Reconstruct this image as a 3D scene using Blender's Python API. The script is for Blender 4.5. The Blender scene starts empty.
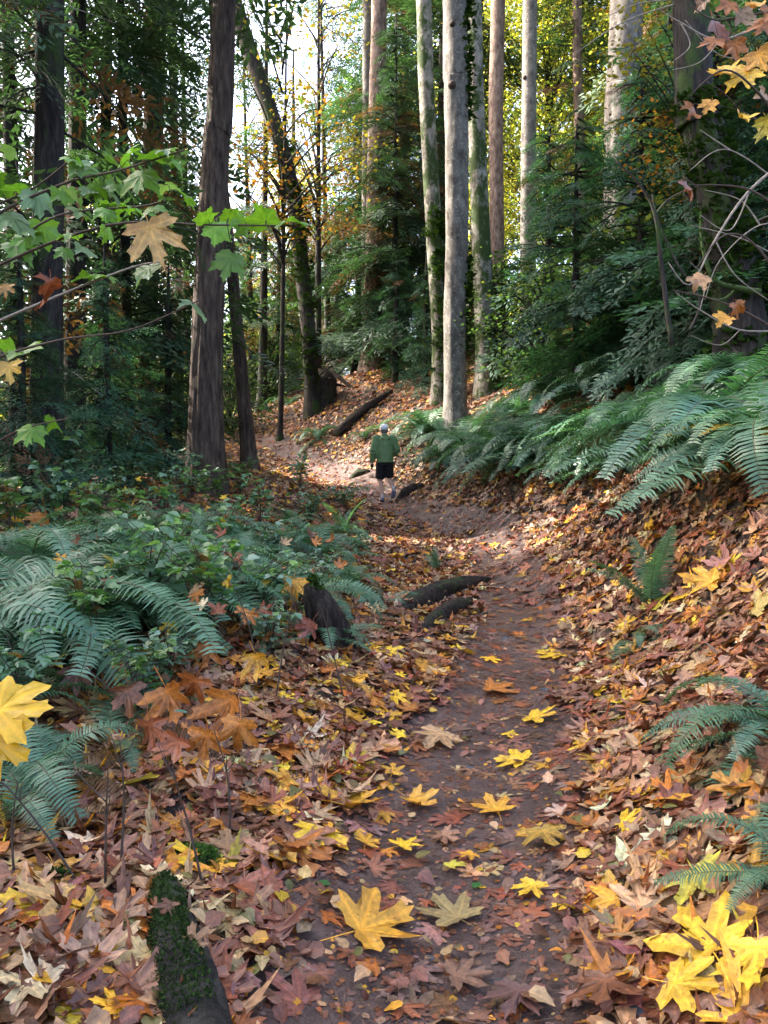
import bpy, math, random
import numpy as np
from mathutils import Vector, Matrix

R = math.radians
rng = np.random.default_rng(7)
random.seed(7)
S = bpy.context.scene
COL = S.collection

# ------------------------------------------------------------------ camera, sky, sun, exposure
CAM_Z = 1.55
PITCH = -2.5
FOV = 65.0
cam_d = bpy.data.cameras.new("camera")
cam_d.sensor_fit = 'VERTICAL'
cam_d.angle = R(FOV)
cam_d.clip_start = 0.05
cam_d.clip_end = 2000
cam = bpy.data.objects.new("camera", cam_d)
cam.location = (0, 0, CAM_Z)
cam.rotation_euler = (R(90 + PITCH), 0, 0)
COL.objects.link(cam)
S.camera = cam

SUN_EL, SUN_AZ = 38.0, -72.0          # azimuth measured from +Y (ahead), negative = to the left
world = bpy.data.worlds.new("World")
S.world = world
world.use_nodes = True
wn = world.node_tree
bg = wn.nodes['Background']
sky = wn.nodes.new('ShaderNodeTexSky')
sky.sky_type = 'NISHITA'
sky.sun_disc = False
sky.sun_elevation = R(SUN_EL)
sky.sun_rotation = R(SUN_AZ)
sky.air_density = 0.75
sky.dust_density = 5.5
sky.ozone_density = 0.3
wn.links.new(sky.outputs[0], bg.inputs[0])
bg.inputs[1].default_value = 0.15
sun_d = bpy.data.lights.new("sun", 'SUN')
sun_d.energy = 2.2
sun_d.angle = R(0.5)
sun_d.color = (1.0, 0.93, 0.82)
sun = bpy.data.objects.new("sun", sun_d)
az, el = R(SUN_AZ), R(SUN_EL)
sdir = Vector((math.sin(az) * math.cos(el), math.cos(az) * math.cos(el), math.sin(el)))
sun.rotation_euler = sdir.to_track_quat('Z', 'Y').to_euler()
COL.objects.link(sun)
S.view_settings.view_transform = 'Standard'
S.view_settings.look = 'None'
S.view_settings.gamma = 1
S.view_settings.exposure = 3.2
S.cycles.max_bounces = 8
S.cycles.diffuse_bounces = 4
S.cycles.transmission_bounces = 4
S.cycles.sample_clamp_indirect = 6
S.cycles.use_denoising = True
S.render.filter_size = 1.7

# ------------------------------------------------------------------ pixel <-> world helpers (768 x 1024 photograph)
F_PX = 512 / math.tan(R(FOV / 2))
_cp, _sp = math.cos(R(PITCH)), math.sin(R(PITCH))
def ray(px, py):
    u, v = (px - 384) / F_PX, (512 - py) / F_PX
    return np.array((u, _cp - v * _sp, _sp + v * _cp))
def at(px, py, Y):
    d = ray(px, py)
    k = Y / d[1]
    return np.array((d[0] * k, Y, CAM_Z + d[2] * k))

# ------------------------------------------------------------------ noise
def _hash(ix, iy, s):
    h = (ix.astype(np.int64) * 374761393 + iy.astype(np.int64) * 668265263 + s * 974711) & 0x7fffffff
    h = ((h ^ (h >> 13)) * 1274126177) & 0x7fffffff
    return ((h ^ (h >> 16)) & 0xffff) / 65535.0
def vnoise(x, y, s=0):
    x = np.asarray(x, float); y = np.asarray(y, float)
    ix, iy = np.floor(x), np.floor(y)
    fx, fy = x - ix, y - iy
    fx = fx * fx * (3 - 2 * fx); fy = fy * fy * (3 - 2 * fy)
    a = _hash(ix, iy, s); b = _hash(ix + 1, iy, s); c = _hash(ix, iy + 1, s); d = _hash(ix + 1, iy + 1, s)
    return (a + (b - a) * fx) * (1 - fy) + (c + (d - c) * fx) * fy
def fbm(x, y, s=0, o=4):
    t, a, n = 0, 0.5, 0
    for k in range(o):
        t = t + a * vnoise(np.asarray(x) * 2 ** k, np.asarray(y) * 2 ** k, s + k); n += a; a *= .5
    return t / n - .5

# ------------------------------------------------------------------ terrain: a smooth surface through surveyed spots
PATH_PX = [(430, 1024, 2.28), (445, 900, 2.95), (475, 800, 3.8), (502, 700, 5.3), (518, 640, 6.9), (518, 600, 8.5),
           (500, 560, 11), (470, 530, 13.8), (425, 512, 16), (382, 500, 18), (345, 477, 20.5), (300, 457, 23), (262, 441, 25.5)]
SURVEY = PATH_PX + [
    (700, 1024, 2.1), (768, 900, 2.35), (768, 760, 3.1), (768, 640, 4.4), (640, 640, 6.2), (700, 560, 6.6), (620, 780, 3.7),
    (640, 492, 9), (760, 482, 6.6), (700, 430, 9.5), (768, 385, 9.5), (560, 475, 12.5), (480, 478, 16), (455, 425, 20),
    (610, 560, 8.3), (570, 525, 11), (620, 930, 2.6),
    (600, 380, 15), (520, 390, 19.5), (415, 425, 20.5), (400, 400, 24), (345, 412, 25), (330, 387, 28), (300, 402, 29),
    (250, 410, 31), (384, 365, 36), (600, 330, 28), (740, 330, 14), (768, 290, 22),
    (0, 1024, 2.0), (100, 850, 3.0), (20, 780, 3.5), (0, 690, 4.6), (0, 570, 8), (205, 492, 14), (45, 505, 12), (245, 466, 18),
    (300, 490, 16), (250, 560, 9), (325, 615, 6.6), (250, 700, 4.5), (310, 560, 9.3), (200, 620, 5.8), (120, 560, 8),
    (330, 720, 4.6), (250, 880, 2.9), (390, 600, 7.8), (420, 545, 12), (150, 470, 18), (60, 450, 22), (180, 440, 30),
]
pts = [at(*p) for p in SURVEY]
pts += [np.array(p, float) for p in [(0, 0, 0), (0, -4, 0), (-1, 1, .1), (1.2, 0, .3), (3, 0, .9), (-3, 0, .2), (-4, -4, 0), (4, -4, .8),
        (-12, 5, -.6), (-14, 20, -.8), (-16, 34, .5), (10, 4, 4), (12, 14, 7), (14, 30, 10), (-30, 10, -3), (-30, 40, -2), (30, 10, 9), (30, 40, 13),
        (-25, -10, -2), (25, -10, 7), (0, 60, 8), (-30, 70, 1), (30, 70, 14), (0, 95, 10)]]
pts = np.array(pts)
def _tps_fit(P, lam):
    n = len(P)
    d = np.linalg.norm(P[:, None, :2] - P[None, :, :2], axis=2)
    K = d ** 2 * np.log(d + 1e-9)
    K += np.eye(n) * lam
    Q = np.c_[np.ones(n), P[:, :2]]
    A = np.block([[K, Q], [Q.T, np.zeros((3, 3))]])
    return np.linalg.solve(A, np.r_[P[:, 2], np.zeros(3)])
_w = _tps_fit(pts, 0.02)
def path_centre():
    P = np.array([at(*p)[:2] for p in PATH_PX])
    P = np.vstack([[P[0, 0] - .1, -3], P, [-7.5, 28], [-11, 31]])
    out = []
    for i in range(len(P) - 1):
        a, b, c, d = P[max(i - 1, 0)], P[i], P[i + 1], P[min(i + 2, len(P) - 1)]
        for t in np.linspace(0, 1, 14, endpoint=False):
            out.append(.5 * ((2 * b) + (c - a) * t + (2 * a - 5 * b + 4 * c - d) * t * t + (3 * b - a - 3 * c + d) * t ** 3))
    return np.array(out)
PATH = path_centre()
def path_dist(x, y):
    x = np.atleast_1d(x); y = np.atleast_1d(y)
    out = np.empty(len(x))
    for s in range(0, len(x), 20000):
        q = np.c_[x[s:s + 20000], y[s:s + 20000]]
        out[s:s + 20000] = np.sqrt(((q[:, None, :] - PATH[None]) ** 2).sum(2)).min(1)
    return out
def H0(x, y):
    x = np.atleast_1d(np.asarray(x, float)).ravel(); y = np.atleast_1d(np.asarray(y, float)).ravel()
    out = np.empty(len(x))
    for s in range(0, len(x), 20000):
        xs, ys = x[s:s + 20000], y[s:s + 20000]
        d2 = (xs[:, None] - pts[None, :, 0]) ** 2 + (ys[:, None] - pts[None, :, 1]) ** 2
        out[s:s + 20000] = (.5 * d2 * np.log(d2 + 1e-12)) @ _w[:len(pts)] + _w[-3] + _w[-2] * xs + _w[-1] * ys
    return out
def path_half(x, y):
    return .47 + .10 * np.clip((6 - np.asarray(y)) / 3, 0, 1) + .16 * fbm(np.asarray(x) * 1.3, np.asarray(y) * 1.3, 31, 3)
def H(x, y):
    x = np.atleast_1d(np.asarray(x, float)).ravel(); y = np.atleast_1d(np.asarray(y, float)).ravel()
    h = H0(x, y)
    pd = path_dist(x, y)
    off = np.clip((pd - .5) / .8, 0, 1)
    h = h + fbm(x * 1.1, y * 1.1, 3, 4) * .16 * off + fbm(x * 5, y * 5, 9, 4) * (.035 + .03 * off)
    return h
def Hs(x, y):
    return float(H(np.array([x]), np.array([y]))[0])
def ground_px(px, py, y0=1.2, y1=60):
    """the spot of the ground seen at a pixel of the photograph"""
    d = ray(px, py)
    ys = np.geomspace(y0, y1, 500)
    k = ys / d[1]
    x, z = d[0] * k, CAM_Z + d[2] * k
    h = H(x, ys)
    w = np.where(h >= z)[0]
    i = w[0] if len(w) else len(ys) - 1
    return np.array((x[i], ys[i], h[i]))
def normal_at(x, y, e=.12):
    hx = (H(x + e, y) - H(x - e, y)) / (2 * e); hy = (H(x, y + e) - H(x, y - e)) / (2 * e)
    n = np.c_[-hx, -hy, np.ones(len(hx))]
    return n / np.linalg.norm(n, axis=1)[:, None]

# ------------------------------------------------------------------ mesh builder
class MB:
    def __init__(s): s.v = []; s.c = []; s.e = []; s.f = {}; s.n = 0
    def add(s, v, faces, col=(.5, .5, .5), vein=1.0):
        v = np.asarray(v, float).reshape(-1, 3); m = len(v)
        c = np.asarray(col, float)
        if c.ndim == 1: c = np.broadcast_to(c, (m, 3))
        e = np.broadcast_to(np.asarray(vein, float), (m,))
        s.v.append(v); s.c.append(c); s.e.append(e)
        if isinstance(faces, dict):
            for k, a in faces.items(): s.f.setdefault(k, []).append(np.asarray(a) + s.n)
        else:
            a = np.asarray(faces); s.f.setdefault(a.shape[1], []).append(a + s.n)
        s.n += m
    def build(s, name, mat, parent=None, smooth=True, loc=None):
        me = bpy.data.meshes.new(name)
        V = np.concatenate(s.v)
        if loc is not None: V = V - np.asarray(loc)
        C = np.concatenate(s.c); E = np.concatenate(s.e)
        loops, tot = [], []
        for k, l in s.f.items():
            a = np.concatenate(l); loops.append(a.ravel()); tot.append(np.full(len(a), k))
        loops = np.concatenate(loops); tot = np.concatenate(tot)
        me.vertices.add(len(V)); me.vertices.foreach_set('co', V.ravel().astype(np.float32))
        me.loops.add(len(loops)); me.loops.foreach_set('vertex_index', loops.astype(np.int32))
        me.polygons.add(len(tot))
        me.polygons.foreach_set('loop_start', (np.cumsum(tot) - tot).astype(np.int32))
        if smooth: me.polygons.foreach_set('use_smooth', np.ones(len(tot), bool))
        a = me.attributes.new('Col', 'FLOAT_COLOR', 'POINT')
        a.data.foreach_set('color', np.c_[C, np.ones(len(C))].ravel().astype(np.float32))
        a = me.attributes.new('vein', 'FLOAT', 'POINT')
        a.data.foreach_set('value', E.astype(np.float32))
        me.update(calc_edges=True); me.validate()
        me.materials.append(mat)
        o = bpy.data.objects.new(name, me)
        COL.objects.link(o)
        if parent is not None: o.parent = parent
        if loc is not None: o.location = tuple(loc)
        return o
def tag(o, label=None, cat=None, group=None, kind=None):
    if label: o['label'] = label
    if cat: o['category'] = cat
    if group: o['group'] = group
    if kind: o['kind'] = kind
    return o
def thing(name, label, cat, loc=(0, 0, 0), rz=0, group=None):
    o = bpy.data.objects.new(name, None)
    o.empty_display_size = .1
    o.location = tuple(float(q) for q in loc); o.rotation_euler = (0, 0, rz)
    COL.objects.link(o)
    return tag(o, label, cat, group)
def dup(root, loc, rz=0, sc=1, label=None, group=None, tilt=(0, 0)):
    r = root.copy(); COL.objects.link(r)
    r.location = tuple(float(q) for q in loc); r.rotation_euler = (tilt[0], tilt[1], rz); r.scale = (sc, sc, sc)
    if label: r['label'] = label
    if group: r['group'] = group
    for ch in list(root.children):
        c = ch.copy(); COL.objects.link(c); c.parent = r
        for g in ch.children:
            d = g.copy(); COL.objects.link(d); d.parent = c
    return r

# ------------------------------------------------------------------ materials
class NT:
    def __init__(s, name):
        s.m = bpy.data.materials.new(name); s.m.use_nodes = True
        s.t = s.m.node_tree; s.b = s.t.nodes['Principled BSDF']; s.o = s.t.nodes['Material Output']
    def n(s, kind, **kw):
        x = s.t.nodes.new(kind)
        for k, v in kw.items():
            if isinstance(k, str) and hasattr(x, k): setattr(x, k, v)
        return x
    def l(s, a, b): s.t.links.new(a, b)
    def coord(s, scale=(1, 1, 1)):
        tc = s.n('ShaderNodeTexCoord'); mp = s.n('ShaderNodeMapping'); mp.inputs['Scale'].default_value = scale
        s.l(tc.outputs['Object'], mp.inputs[0]); return mp.outputs[0]
    def noise(s, vec, scale, detail=5, rough=.6):
        x = s.n('ShaderNodeTexNoise'); x.inputs['Scale'].default_value = scale; x.inputs['Detail'].default_value = detail
        x.inputs['Roughness'].default_value = rough; s.l(vec, x.inputs['Vector']); return x.outputs['Fac']
    def ramp(s, fac, stops):
        x = s.n('ShaderNodeValToRGB'); cr = x.color_ramp
        while len(cr.elements) < len(stops): cr.elements.new(.5)
        for e, (p, c) in zip(cr.elements, stops):
            e.position = p; e.color = (*c, 1) if len(c) == 3 else c
        s.l(fac, x.inputs[0]); return x.outputs[0]
    def mix(s, fac, a, b, mode='MIX'):
        x = s.n('ShaderNodeMix'); x.data_type = 'RGBA'; x.blend_type = mode
        for sock, val in ((x.inputs[0], fac), (x.inputs[6], a), (x.inputs[7], b)):
            if hasattr(val, 'is_output'): s.l(val, sock)
            else: sock.default_value = val if not isinstance(val, tuple) else (*val, 1)[:4]
        return x.outputs[2]
    def bump(s, h, strength=.5, dist=.02, prev=None):
        x = s.n('ShaderNodeBump'); x.inputs['Strength'].default_value = strength; x.inputs['Distance'].default_value = dist
        s.l(h, x.inputs['Height'])
        if prev is not None: s.l(prev, x.inputs['Normal'])
        s.l(x.outputs[0], s.b.inputs['Normal']); return x.outputs[0]
def g3(v): return (v, v, v)

def foliage_mat(name, rough=.45, trans=.35, spec=.5, mottle=.35, mscale=22, vein=0.0, tgain=(1.2, 1.3, .6), bump=.25, spots=0.0):
    t = NT(name)
    a = t.n('ShaderNodeAttribute'); a.attribute_name = 'Col'
    col = a.outputs['Color']
    v = t.coord()
    nz = t.noise(v, mscale, 4)
    col = t.mix(1.0, col, t.ramp(nz, [(.3, g3(1 - mottle)), (.7, g3(1 + mottle * .6))]), 'MULTIPLY')
    if spots:
        ns = t.noise(v, 38, 6, .7); nl = t.noise(v, 9, 3, .6)
        col = t.mix(t.ramp(ns, [(.56, g3(0)), (.66, g3(spots))]), col, t.mix(1.0, col, (.34, .26, .24), 'MULTIPLY'))
        col = t.mix(t.ramp(nl, [(.5, g3(0)), (.68, g3(spots * .8))]), col, t.mix(1.0, col, (.52, .42, .42), 'MULTIPLY'))
    if vein:
        va = t.n('ShaderNodeAttribute'); va.attribute_name = 'vein'
        vf = t.ramp(va.outputs['Fac'], [(0, g3(1)), (.045, g3(0))])
        col = t.mix(t.mix(1.0, vf, g3(vein), 'MULTIPLY'), col, t.mix(1.0, col, (1.9, 1.7, 1.4), 'MULTIPLY'))
    t.l(col, t.b.inputs['Base Color'])
    t.b.inputs['Roughness'].default_value = rough
    t.b.inputs['Specular IOR Level'].default_value = spec
    if bump: t.bump(nz, bump, .01)
    if trans > 0:
        tr = t.n('ShaderNodeBsdfTranslucent')
        t.l(t.mix(1.0, col, tgain, 'MULTIPLY'), tr.inputs['Color'])
        ms = t.n('ShaderNodeMixShader'); ms.inputs[0].default_value = trans
        t.l(t.b.outputs[0], ms.inputs[1]); t.l(tr.outputs[0], ms.inputs[2]); t.l(ms.outputs[0], t.o.inputs['Surface'])
    return t.m

def bark_mat(name, dark, mid, light, sz=(9, 9, 1.6), moss=0.0, bump=.9, lichen=0.0):
    t = NT(name)
    v = t.coord(sz)
    n1 = t.noise(v, 1.6, 8, .68); n2 = t.noise(t.coord((1, 1, .5)), 1.3, 4); n3 = t.noise(t.coord((1, 1, 1)), 14, 6, .7)
    col = t.ramp(n1, [(.34, dark), (.5, mid), (.68, light)])
    col = t.mix(1.0, col, t.ramp(n2, [(.3, g3(.7)), (.7, g3(1.2))]), 'MULTIPLY')
    if lichen: col = t.mix(t.ramp(n3, [(.56, g3(0)), (.64, g3(lichen))]), col, (.42, .43, .38))
    if moss:
        n4 = t.noise(t.coord((1, 1, .6)), 2.2, 7, .72)
        ml = t.ramp(n4, [(.62 - .3 * moss, g3(0)), (.70 - .3 * moss, g3(1))])
        mc = t.mix(n3, (.012, .022, .006), (.05, .085, .018))
        col = t.mix(ml, col, mc)
    t.l(col, t.b.inputs['Base Color'])
    t.b.inputs['Roughness'].default_value = .85; t.b.inputs['Specular IOR Level'].default_value = .25
    b = t.bump(n1, bump, .04); t.bump(n3, .35, .012, b)
    return t.m

def soil_mat(name, a, b, c, rough, chips):
    t = NT(name); v = t.coord()
    n1 = t.noise(v, 1.7, 6); n2 = t.noise(v, 16, 8, .7); n3 = t.noise(v, 70, 5, .7)
    col = t.ramp(n2, [(.3, a), (.52, b), (.72, c)])
    col = t.mix(1.0, col, t.ramp(n1, [(.3, g3(.65)), (.7, g3(1.25))]), 'MULTIPLY')
    vo = t.n('ShaderNodeTexVoronoi'); vo.inputs['Scale'].default_value = 34
    wv = t.n('ShaderNodeVectorMath'); wv.operation = 'ADD'
    nc = t.n('ShaderNodeTexNoise'); nc.inputs['Scale'].default_value = 17; nc.inputs['Detail'].default_value = 6
    t.l(v, nc.inputs['Vector']); sc = t.n('ShaderNodeVectorMath'); sc.operation = 'SCALE'; sc.inputs['Scale'].default_value = .22
    t.l(nc.outputs['Color'], sc.inputs[0]); t.l(v, wv.inputs[0]); t.l(sc.outputs[0], wv.inputs[1])
    t.l(wv.outputs[0], vo.inputs['Vector'])
    sep = t.n('ShaderNodeSeparateColor'); t.l(vo.outputs['Color'], sep.inputs[0])
    chip = t.ramp(sep.outputs[0], [(0, chips[0]), (.35, chips[1]), (.7, chips[2]), (1, chips[3])])
    chip_f = t.ramp(sep.outputs[1], [(.62, g3(0)), (.7, g3(.45))])
    col = t.mix(chip_f, col, chip)
    t.l(col, t.b.inputs['Base Color'])
    t.l(t.ramp(n1, [(.3, g3(rough - .12)), (.7, g3(rough + .15))]), t.b.inputs['Roughness'])
    t.b.inputs['Specular IOR Level'].default_value = .45
    bb = t.bump(n2, 1.0, .05); bb = t.bump(n3, .8, .015, bb); t.bump(vo.outputs['Distance'], .35, .012, bb)
    return t.m
def plain_mat(name, col, rough=.7, var=.3, scale=25, bump=.2, spec=.3):
    t = NT(name); v = t.coord(); n = t.noise(v, scale, 5)
    c = t.mix(1.0, col, t.ramp(n, [(.3, g3(1 - var)), (.7, g3(1 + var))]), 'MULTIPLY')
    t.l(c, t.b.inputs['Base Color']); t.b.inputs['Roughness'].default_value = rough
    t.b.inputs['Specular IOR Level'].default_value = spec
    if bump: t.bump(n, bump, .02)
    return t.m

M = {}
M['leaf_dead'] = foliage_mat('fallen leaf', .42, .12, .42, .35, 45, vein=.55, tgain=(1.1, .9, .5), bump=.5, spots=.75)
M['leaf_live'] = foliage_mat('living maple leaf', .4, .42, .5, .25, 30, vein=.35, tgain=(1.4, 1.55, .5), spots=.25)
M['fern'] = foliage_mat('fern frond', .40, .28, .5, .25, 9, tgain=(1.0, 1.4, .6))
M['shrub'] = foliage_mat('shrub leaf', .38, .4, .6, .2, 25, vein=.3, tgain=(1.1, 1.5, .5))
M['needle'] = foliage_mat('conifer spray', .55, .3, .3, .35, 1.5, tgain=(1.1, 1.4, .6), bump=0)
M['broad'] = foliage_mat('broadleaf crown', .5, .55, .3, .3, .8, tgain=(1.6, 1.6, .5), bump=0)
M['moss'] = foliage_mat('moss', .9, .2, .1, .4, 40, bump=.5)
M['soil'] = soil_mat('forest soil', (.012, .008, .006), (.035, .022, .015), (.07, .045, .03), .7,
                     [(.05, .025, .015), (.12, .06, .035), (.2, .12, .06), (.03, .02, .015)])
M['mud'] = soil_mat('trodden mud', (.065, .040, .034), (.14, .086, .072), (.21, .142, .118), .45,
                    [(.075, .035, .025), (.11, .055, .035), (.15, .10, .06), (.04, .025, .022)])
M['bark_fir'] = bark_mat('furrowed fir bark', (.012, .008, .006), (.062, .041, .029), (.13, .092, .066), moss=.15)
M['bark_dark'] = bark_mat('dark bark', (.006, .005, .005), (.025, .02, .018), (.06, .05, .043), moss=.35)
M['bark_grey'] = bark_mat('pale grey bark', (.062, .052, .044), (.135, .12, .104), (.22, .20, .178), (4, 4, 2.2), bump=.4, lichen=.5)
M['bark_ivy'] = bark_mat('grey mossy bark', (.09, .08, .065), (.21, .19, .165), (.33, .31, .27), (4, 4, 2.2), moss=.55, bump=.4, lichen=.4)
M['bark_red'] = bark_mat('scaly red brown bark', (.06, .04, .03), (.17, .115, .09), (.28, .21, .17), (6, 6, 2.5))
M['bark_moss'] = bark_mat('moss grown bark', (.008, .007, .006), (.03, .025, .02), (.07, .06, .05), moss=.9)
M['wood_rot'] = bark_mat('rotten wood', (.005, .004, .003), (.026, .018, .013), (.075, .055, .042), (14, 14, 5), moss=.22)
M['twig'] = plain_mat('twig bark', (.06, .042, .032), .75)
M['twig_pale'] = plain_mat('bleached twig', (.22, .19, .16), .8)
M['rock'] = bark_mat('mossy stone', (.010, .009, .007), (.032, .028, .022), (.075, .066, .055), (9, 9, 9), moss=.25, bump=1.0)
M['stone'] = bark_mat('wet stone', (.03, .03, .034), (.075, .075, .082), (.14, .14, .15), (6, 6, 6), bump=.3)
M['jacket'] = plain_mat('green quilted nylon', (.10, .165, .065), .6, .25, 7, .6)
M['shorts'] = plain_mat('black cloth', (.008, .008, .010), .8, .3, 30)
M['skin'] = plain_mat('skin', (.46, .27, .20), .55, .08, 30, 0)
M['cap'] = plain_mat('white cap', (.72, .70, .72), .75, .1, 30, 0)
M['hair'] = plain_mat('grey hair', (.12, .11, .11), .7, .3, 60, .3)
M['shoe'] = plain_mat('grey shoe', (.12, .12, .17), .6, .2, 40)
M['sock'] = plain_mat('pale sock', (.45, .42, .42), .9, .1, 40)
M['eye'] = plain_mat('dark eye', (.02, .015, .012), .2, 0, 10, 0)

# ------------------------------------------------------------------ generic shapes
def tube(mb, P, r, n=10, col=(.5, .5, .5), rough=0.0, seed=0, cap=True, nz_scale=(3, 2.0), squash=1.0, furrow=0.0):
    P = np.asarray(P, float); m = len(P)
    r = np.broadcast_to(np.asarray(r, float), (m,))
    T = np.gradient(P, axis=0); T /= np.linalg.norm(T, axis=1)[:, None] + 1e-12
    ref = np.array((0, 0, 1.)) if abs(T[0, 2]) < .8 else np.array((0, 1., 0))
    u = np.cross(ref, T[0]); u /= np.linalg.norm(u)
    U = np.empty_like(P)
    for i in range(m):
        u = u - T[i] * (u @ T[i]); u /= np.linalg.norm(u) + 1e-12; U[i] = u
    W = np.cross(T, U)
    a = np.linspace(0, 2 * np.pi, n, endpoint=False)
    L = np.r_[0, np.cumsum(np.linalg.norm(np.diff(P, axis=0), axis=1))]
    rr = np.repeat(r[:, None], n, 1)
    if rough:
        aa = np.repeat(np.cos(a)[None] * nz_scale[0], m, 0); bb = np.repeat(np.sin(a)[None] * nz_scale[0], m, 0)
        nzv = fbm(aa + seed * 3.1, bb + L[:, None] * nz_scale[1] + seed, seed, 4) + .6 * fbm(aa * 2.3 + 9, bb * 2.3 + L[:, None] * nz_scale[1] * .35, seed + 5, 3)
        rr = rr * (1 + rough * 2 * nzv)
        if furrow:
            q_ = fbm(np.cos(a)[None] * 5.5 + seed + 0 * L[:, None], np.sin(a)[None] * 5.5 + L[:, None] * .55, seed + 11, 3)
            rr = rr * (1 - furrow * np.abs(q_) * 2 + furrow * .5)
    V = P[:, None] + rr[..., None] * (np.cos(a)[None, :, None] * U[:, None] + squash * np.sin(a)[None, :, None] * W[:, None])
    i = np.arange(m - 1)[:, None] * n; j = np.arange(n)[None]; j2 = (j + 1) % n
    q = np.stack([i + j, i + j2, i + n + j2, i + n + j], -1).reshape(-1, 4)
    V = V.reshape(-1, 3); f = {4: q}
    if cap:
        V = np.vstack([V, P[0], P[-1]]); k = m * n
        t0 = np.stack([np.full(n, k), (np.arange(n) + 1) % n, np.arange(n)], -1)
        t1 = np.stack([np.full(n, k + 1), (m - 1) * n + np.arange(n), (m - 1) * n + (np.arange(n) + 1) % n], -1)
        f[3] = np.vstack([t0, t1])
    mb.add(V, f, col)
def spline(P, n=20):
    P = np.asarray(P, float); out = []
    for i in range(len(P) - 1):
        a, b, c, d = P[max(i - 1, 0)], P[i], P[i + 1], P[min(i + 2, len(P) - 1)]
        k = max(2, n // (len(P) - 1))
        for t in np.linspace(0, 1, k, endpoint=False):
            out.append(.5 * ((2 * b) + (c - a) * t + (2 * a - 5 * b + 4 * c - d) * t * t + (3 * b - a - 3 * c + d) * t ** 3))
    out.append(P[-1]); return np.array(out)
def rotm(yaw, pitch=0, roll=0):
    return np.array((Matrix.Rotation(yaw, 3, 'Z') @ Matrix.Rotation(pitch, 3, 'X') @ Matrix.Rotation(roll, 3, 'Y')))

# leaf blades --------------------------------------------------------------
_half = [(0, 1.0), (5, .85), (13, .83), (13, .66), (22, .42), (33, .68), (38, .80), (44, .94), (50, .78), (59, .76), (60, .58), (73, .36),
         (86, .54), (96, .66), (105, .50), (117, .50), (122, .33), (150, .22), (176, .10)]
_half_lo = [(0, 1.0), (12, .74), (22, .42), (35, .74), (45, .94), (57, .70), (73, .36), (96, .64), (120, .38), (176, .10)]
VEINS = np.radians([0, 44, -44, 96, -96])
def maple(seed, curl=.3, lo=False, lobes=1.0, droop=0.0, torn=0.0):
    """five-lobed leaf lying in XY, stalk at the origin, tip at +Y, unit length; returns verts, tris, vein"""
    r_ = np.random.default_rng(seed)
    h = _half_lo if lo else _half
    ang = [a for a, _ in h] + [-a for a, _ in h[::-1]][:-1]
    rad = [q for _, q in h] + [q for _, q in h[::-1]][:-1]
    ang = np.radians(np.array(ang)); rad = np.array(rad)
    rad = rad * (1 + r_.normal(0, .04, len(rad))) ; ang = ang + r_.normal(0, .012, len(ang))
    if torn:
        rad = rad * np.where(r_.random(len(rad)) < torn, r_.uniform(.45, .85, len(rad)), 1) * (1 + r_.normal(0, .05, len(rad)))
        a0 = r_.uniform(-2, 2); rad = rad * (1 - .55 * np.exp(-((ang - a0) / .45) ** 2))
    rad = np.where(rad < .45, rad * (1 + (1 - lobes)), rad)
    n = len(ang); fr = [1.0] if lo else [.5, 1.0]
    V = [np.zeros((1, 3))]; E = [np.zeros(1)]
    for f_ in fr:
        x, y = np.sin(ang) * rad * f_, np.cos(ang) * rad * f_
        dv = np.abs(((ang[:, None] - VEINS[None] + np.pi) % (2 * np.pi)) - np.pi).min(1)
        V.append(np.c_[x, y, 0 * x]); E.append(np.minimum(1, rad * f_ * np.sin(np.minimum(dv, 1.5))))
    V = np.vstack(V); E = np.concatenate(E)
    j = np.arange(n); j2 = (j + 1) % n
    T = [np.stack([0 * j, 1 + j2, 1 + j], -1)]
    if not lo:
        T += [np.stack([1 + j, 1 + j2, 1 + n + j2], -1), np.stack([1 + j, 1 + n + j2, 1 + n + j], -1)]
    T = np.vstack(T)
    x, y = V[:, 0], V[:, 1]; rr = np.hypot(x, y); th = np.arctan2(x, y)
    ph = r_.uniform(0, 6.28, 4)
    k = curl
    z = k * (r_.uniform(-.5, .9) * rr ** 2 + r_.uniform(-.2, .6) * np.abs(x) + .28 * np.sin(2 * th + ph[0]) * rr + .22 * np.sin(5 * th + ph[1]) * rr ** 2
             + .25 * np.sin(4 * x + ph[2]) * rr + .2 * np.sin(5 * y + ph[3])* rr)
    z += np.minimum(1, E * 3) * .05 - droop * rr ** 2
    V = np.c_[x * (1 - .25 * k * rr), (y - .0) * (1 - .25 * k * rr), z]
    V[:, 2] -= V[:, 2].mean()
    return V, T, E
def with_stalk(t, L=.6, seed=0, bend=0.0):
    V, T, E = t; r_ = np.random.default_rng(seed)
    a = r_.uniform(-.5, .5); w = .009
    s = np.linspace(0, L, 5)
    x = np.sin(a) * s * s * .8; y = -s; z = V[0, 2] + .12 * s * r_.uniform(-.5, 1) - bend * s
    P = np.c_[np.r_[x - w, x + w], np.r_[y, y], np.r_[z, z]]
    k = len(V); i = np.arange(4)
    q = np.vstack([np.stack([k + i, k + 5 + i, k + 6 + i], -1), np.stack([k + i, k + 6 + i, k + 1 + i], -1)])
    return np.vstack([V, P]), np.vstack([T, q]), np.r_[E, np.zeros(10)]
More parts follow.
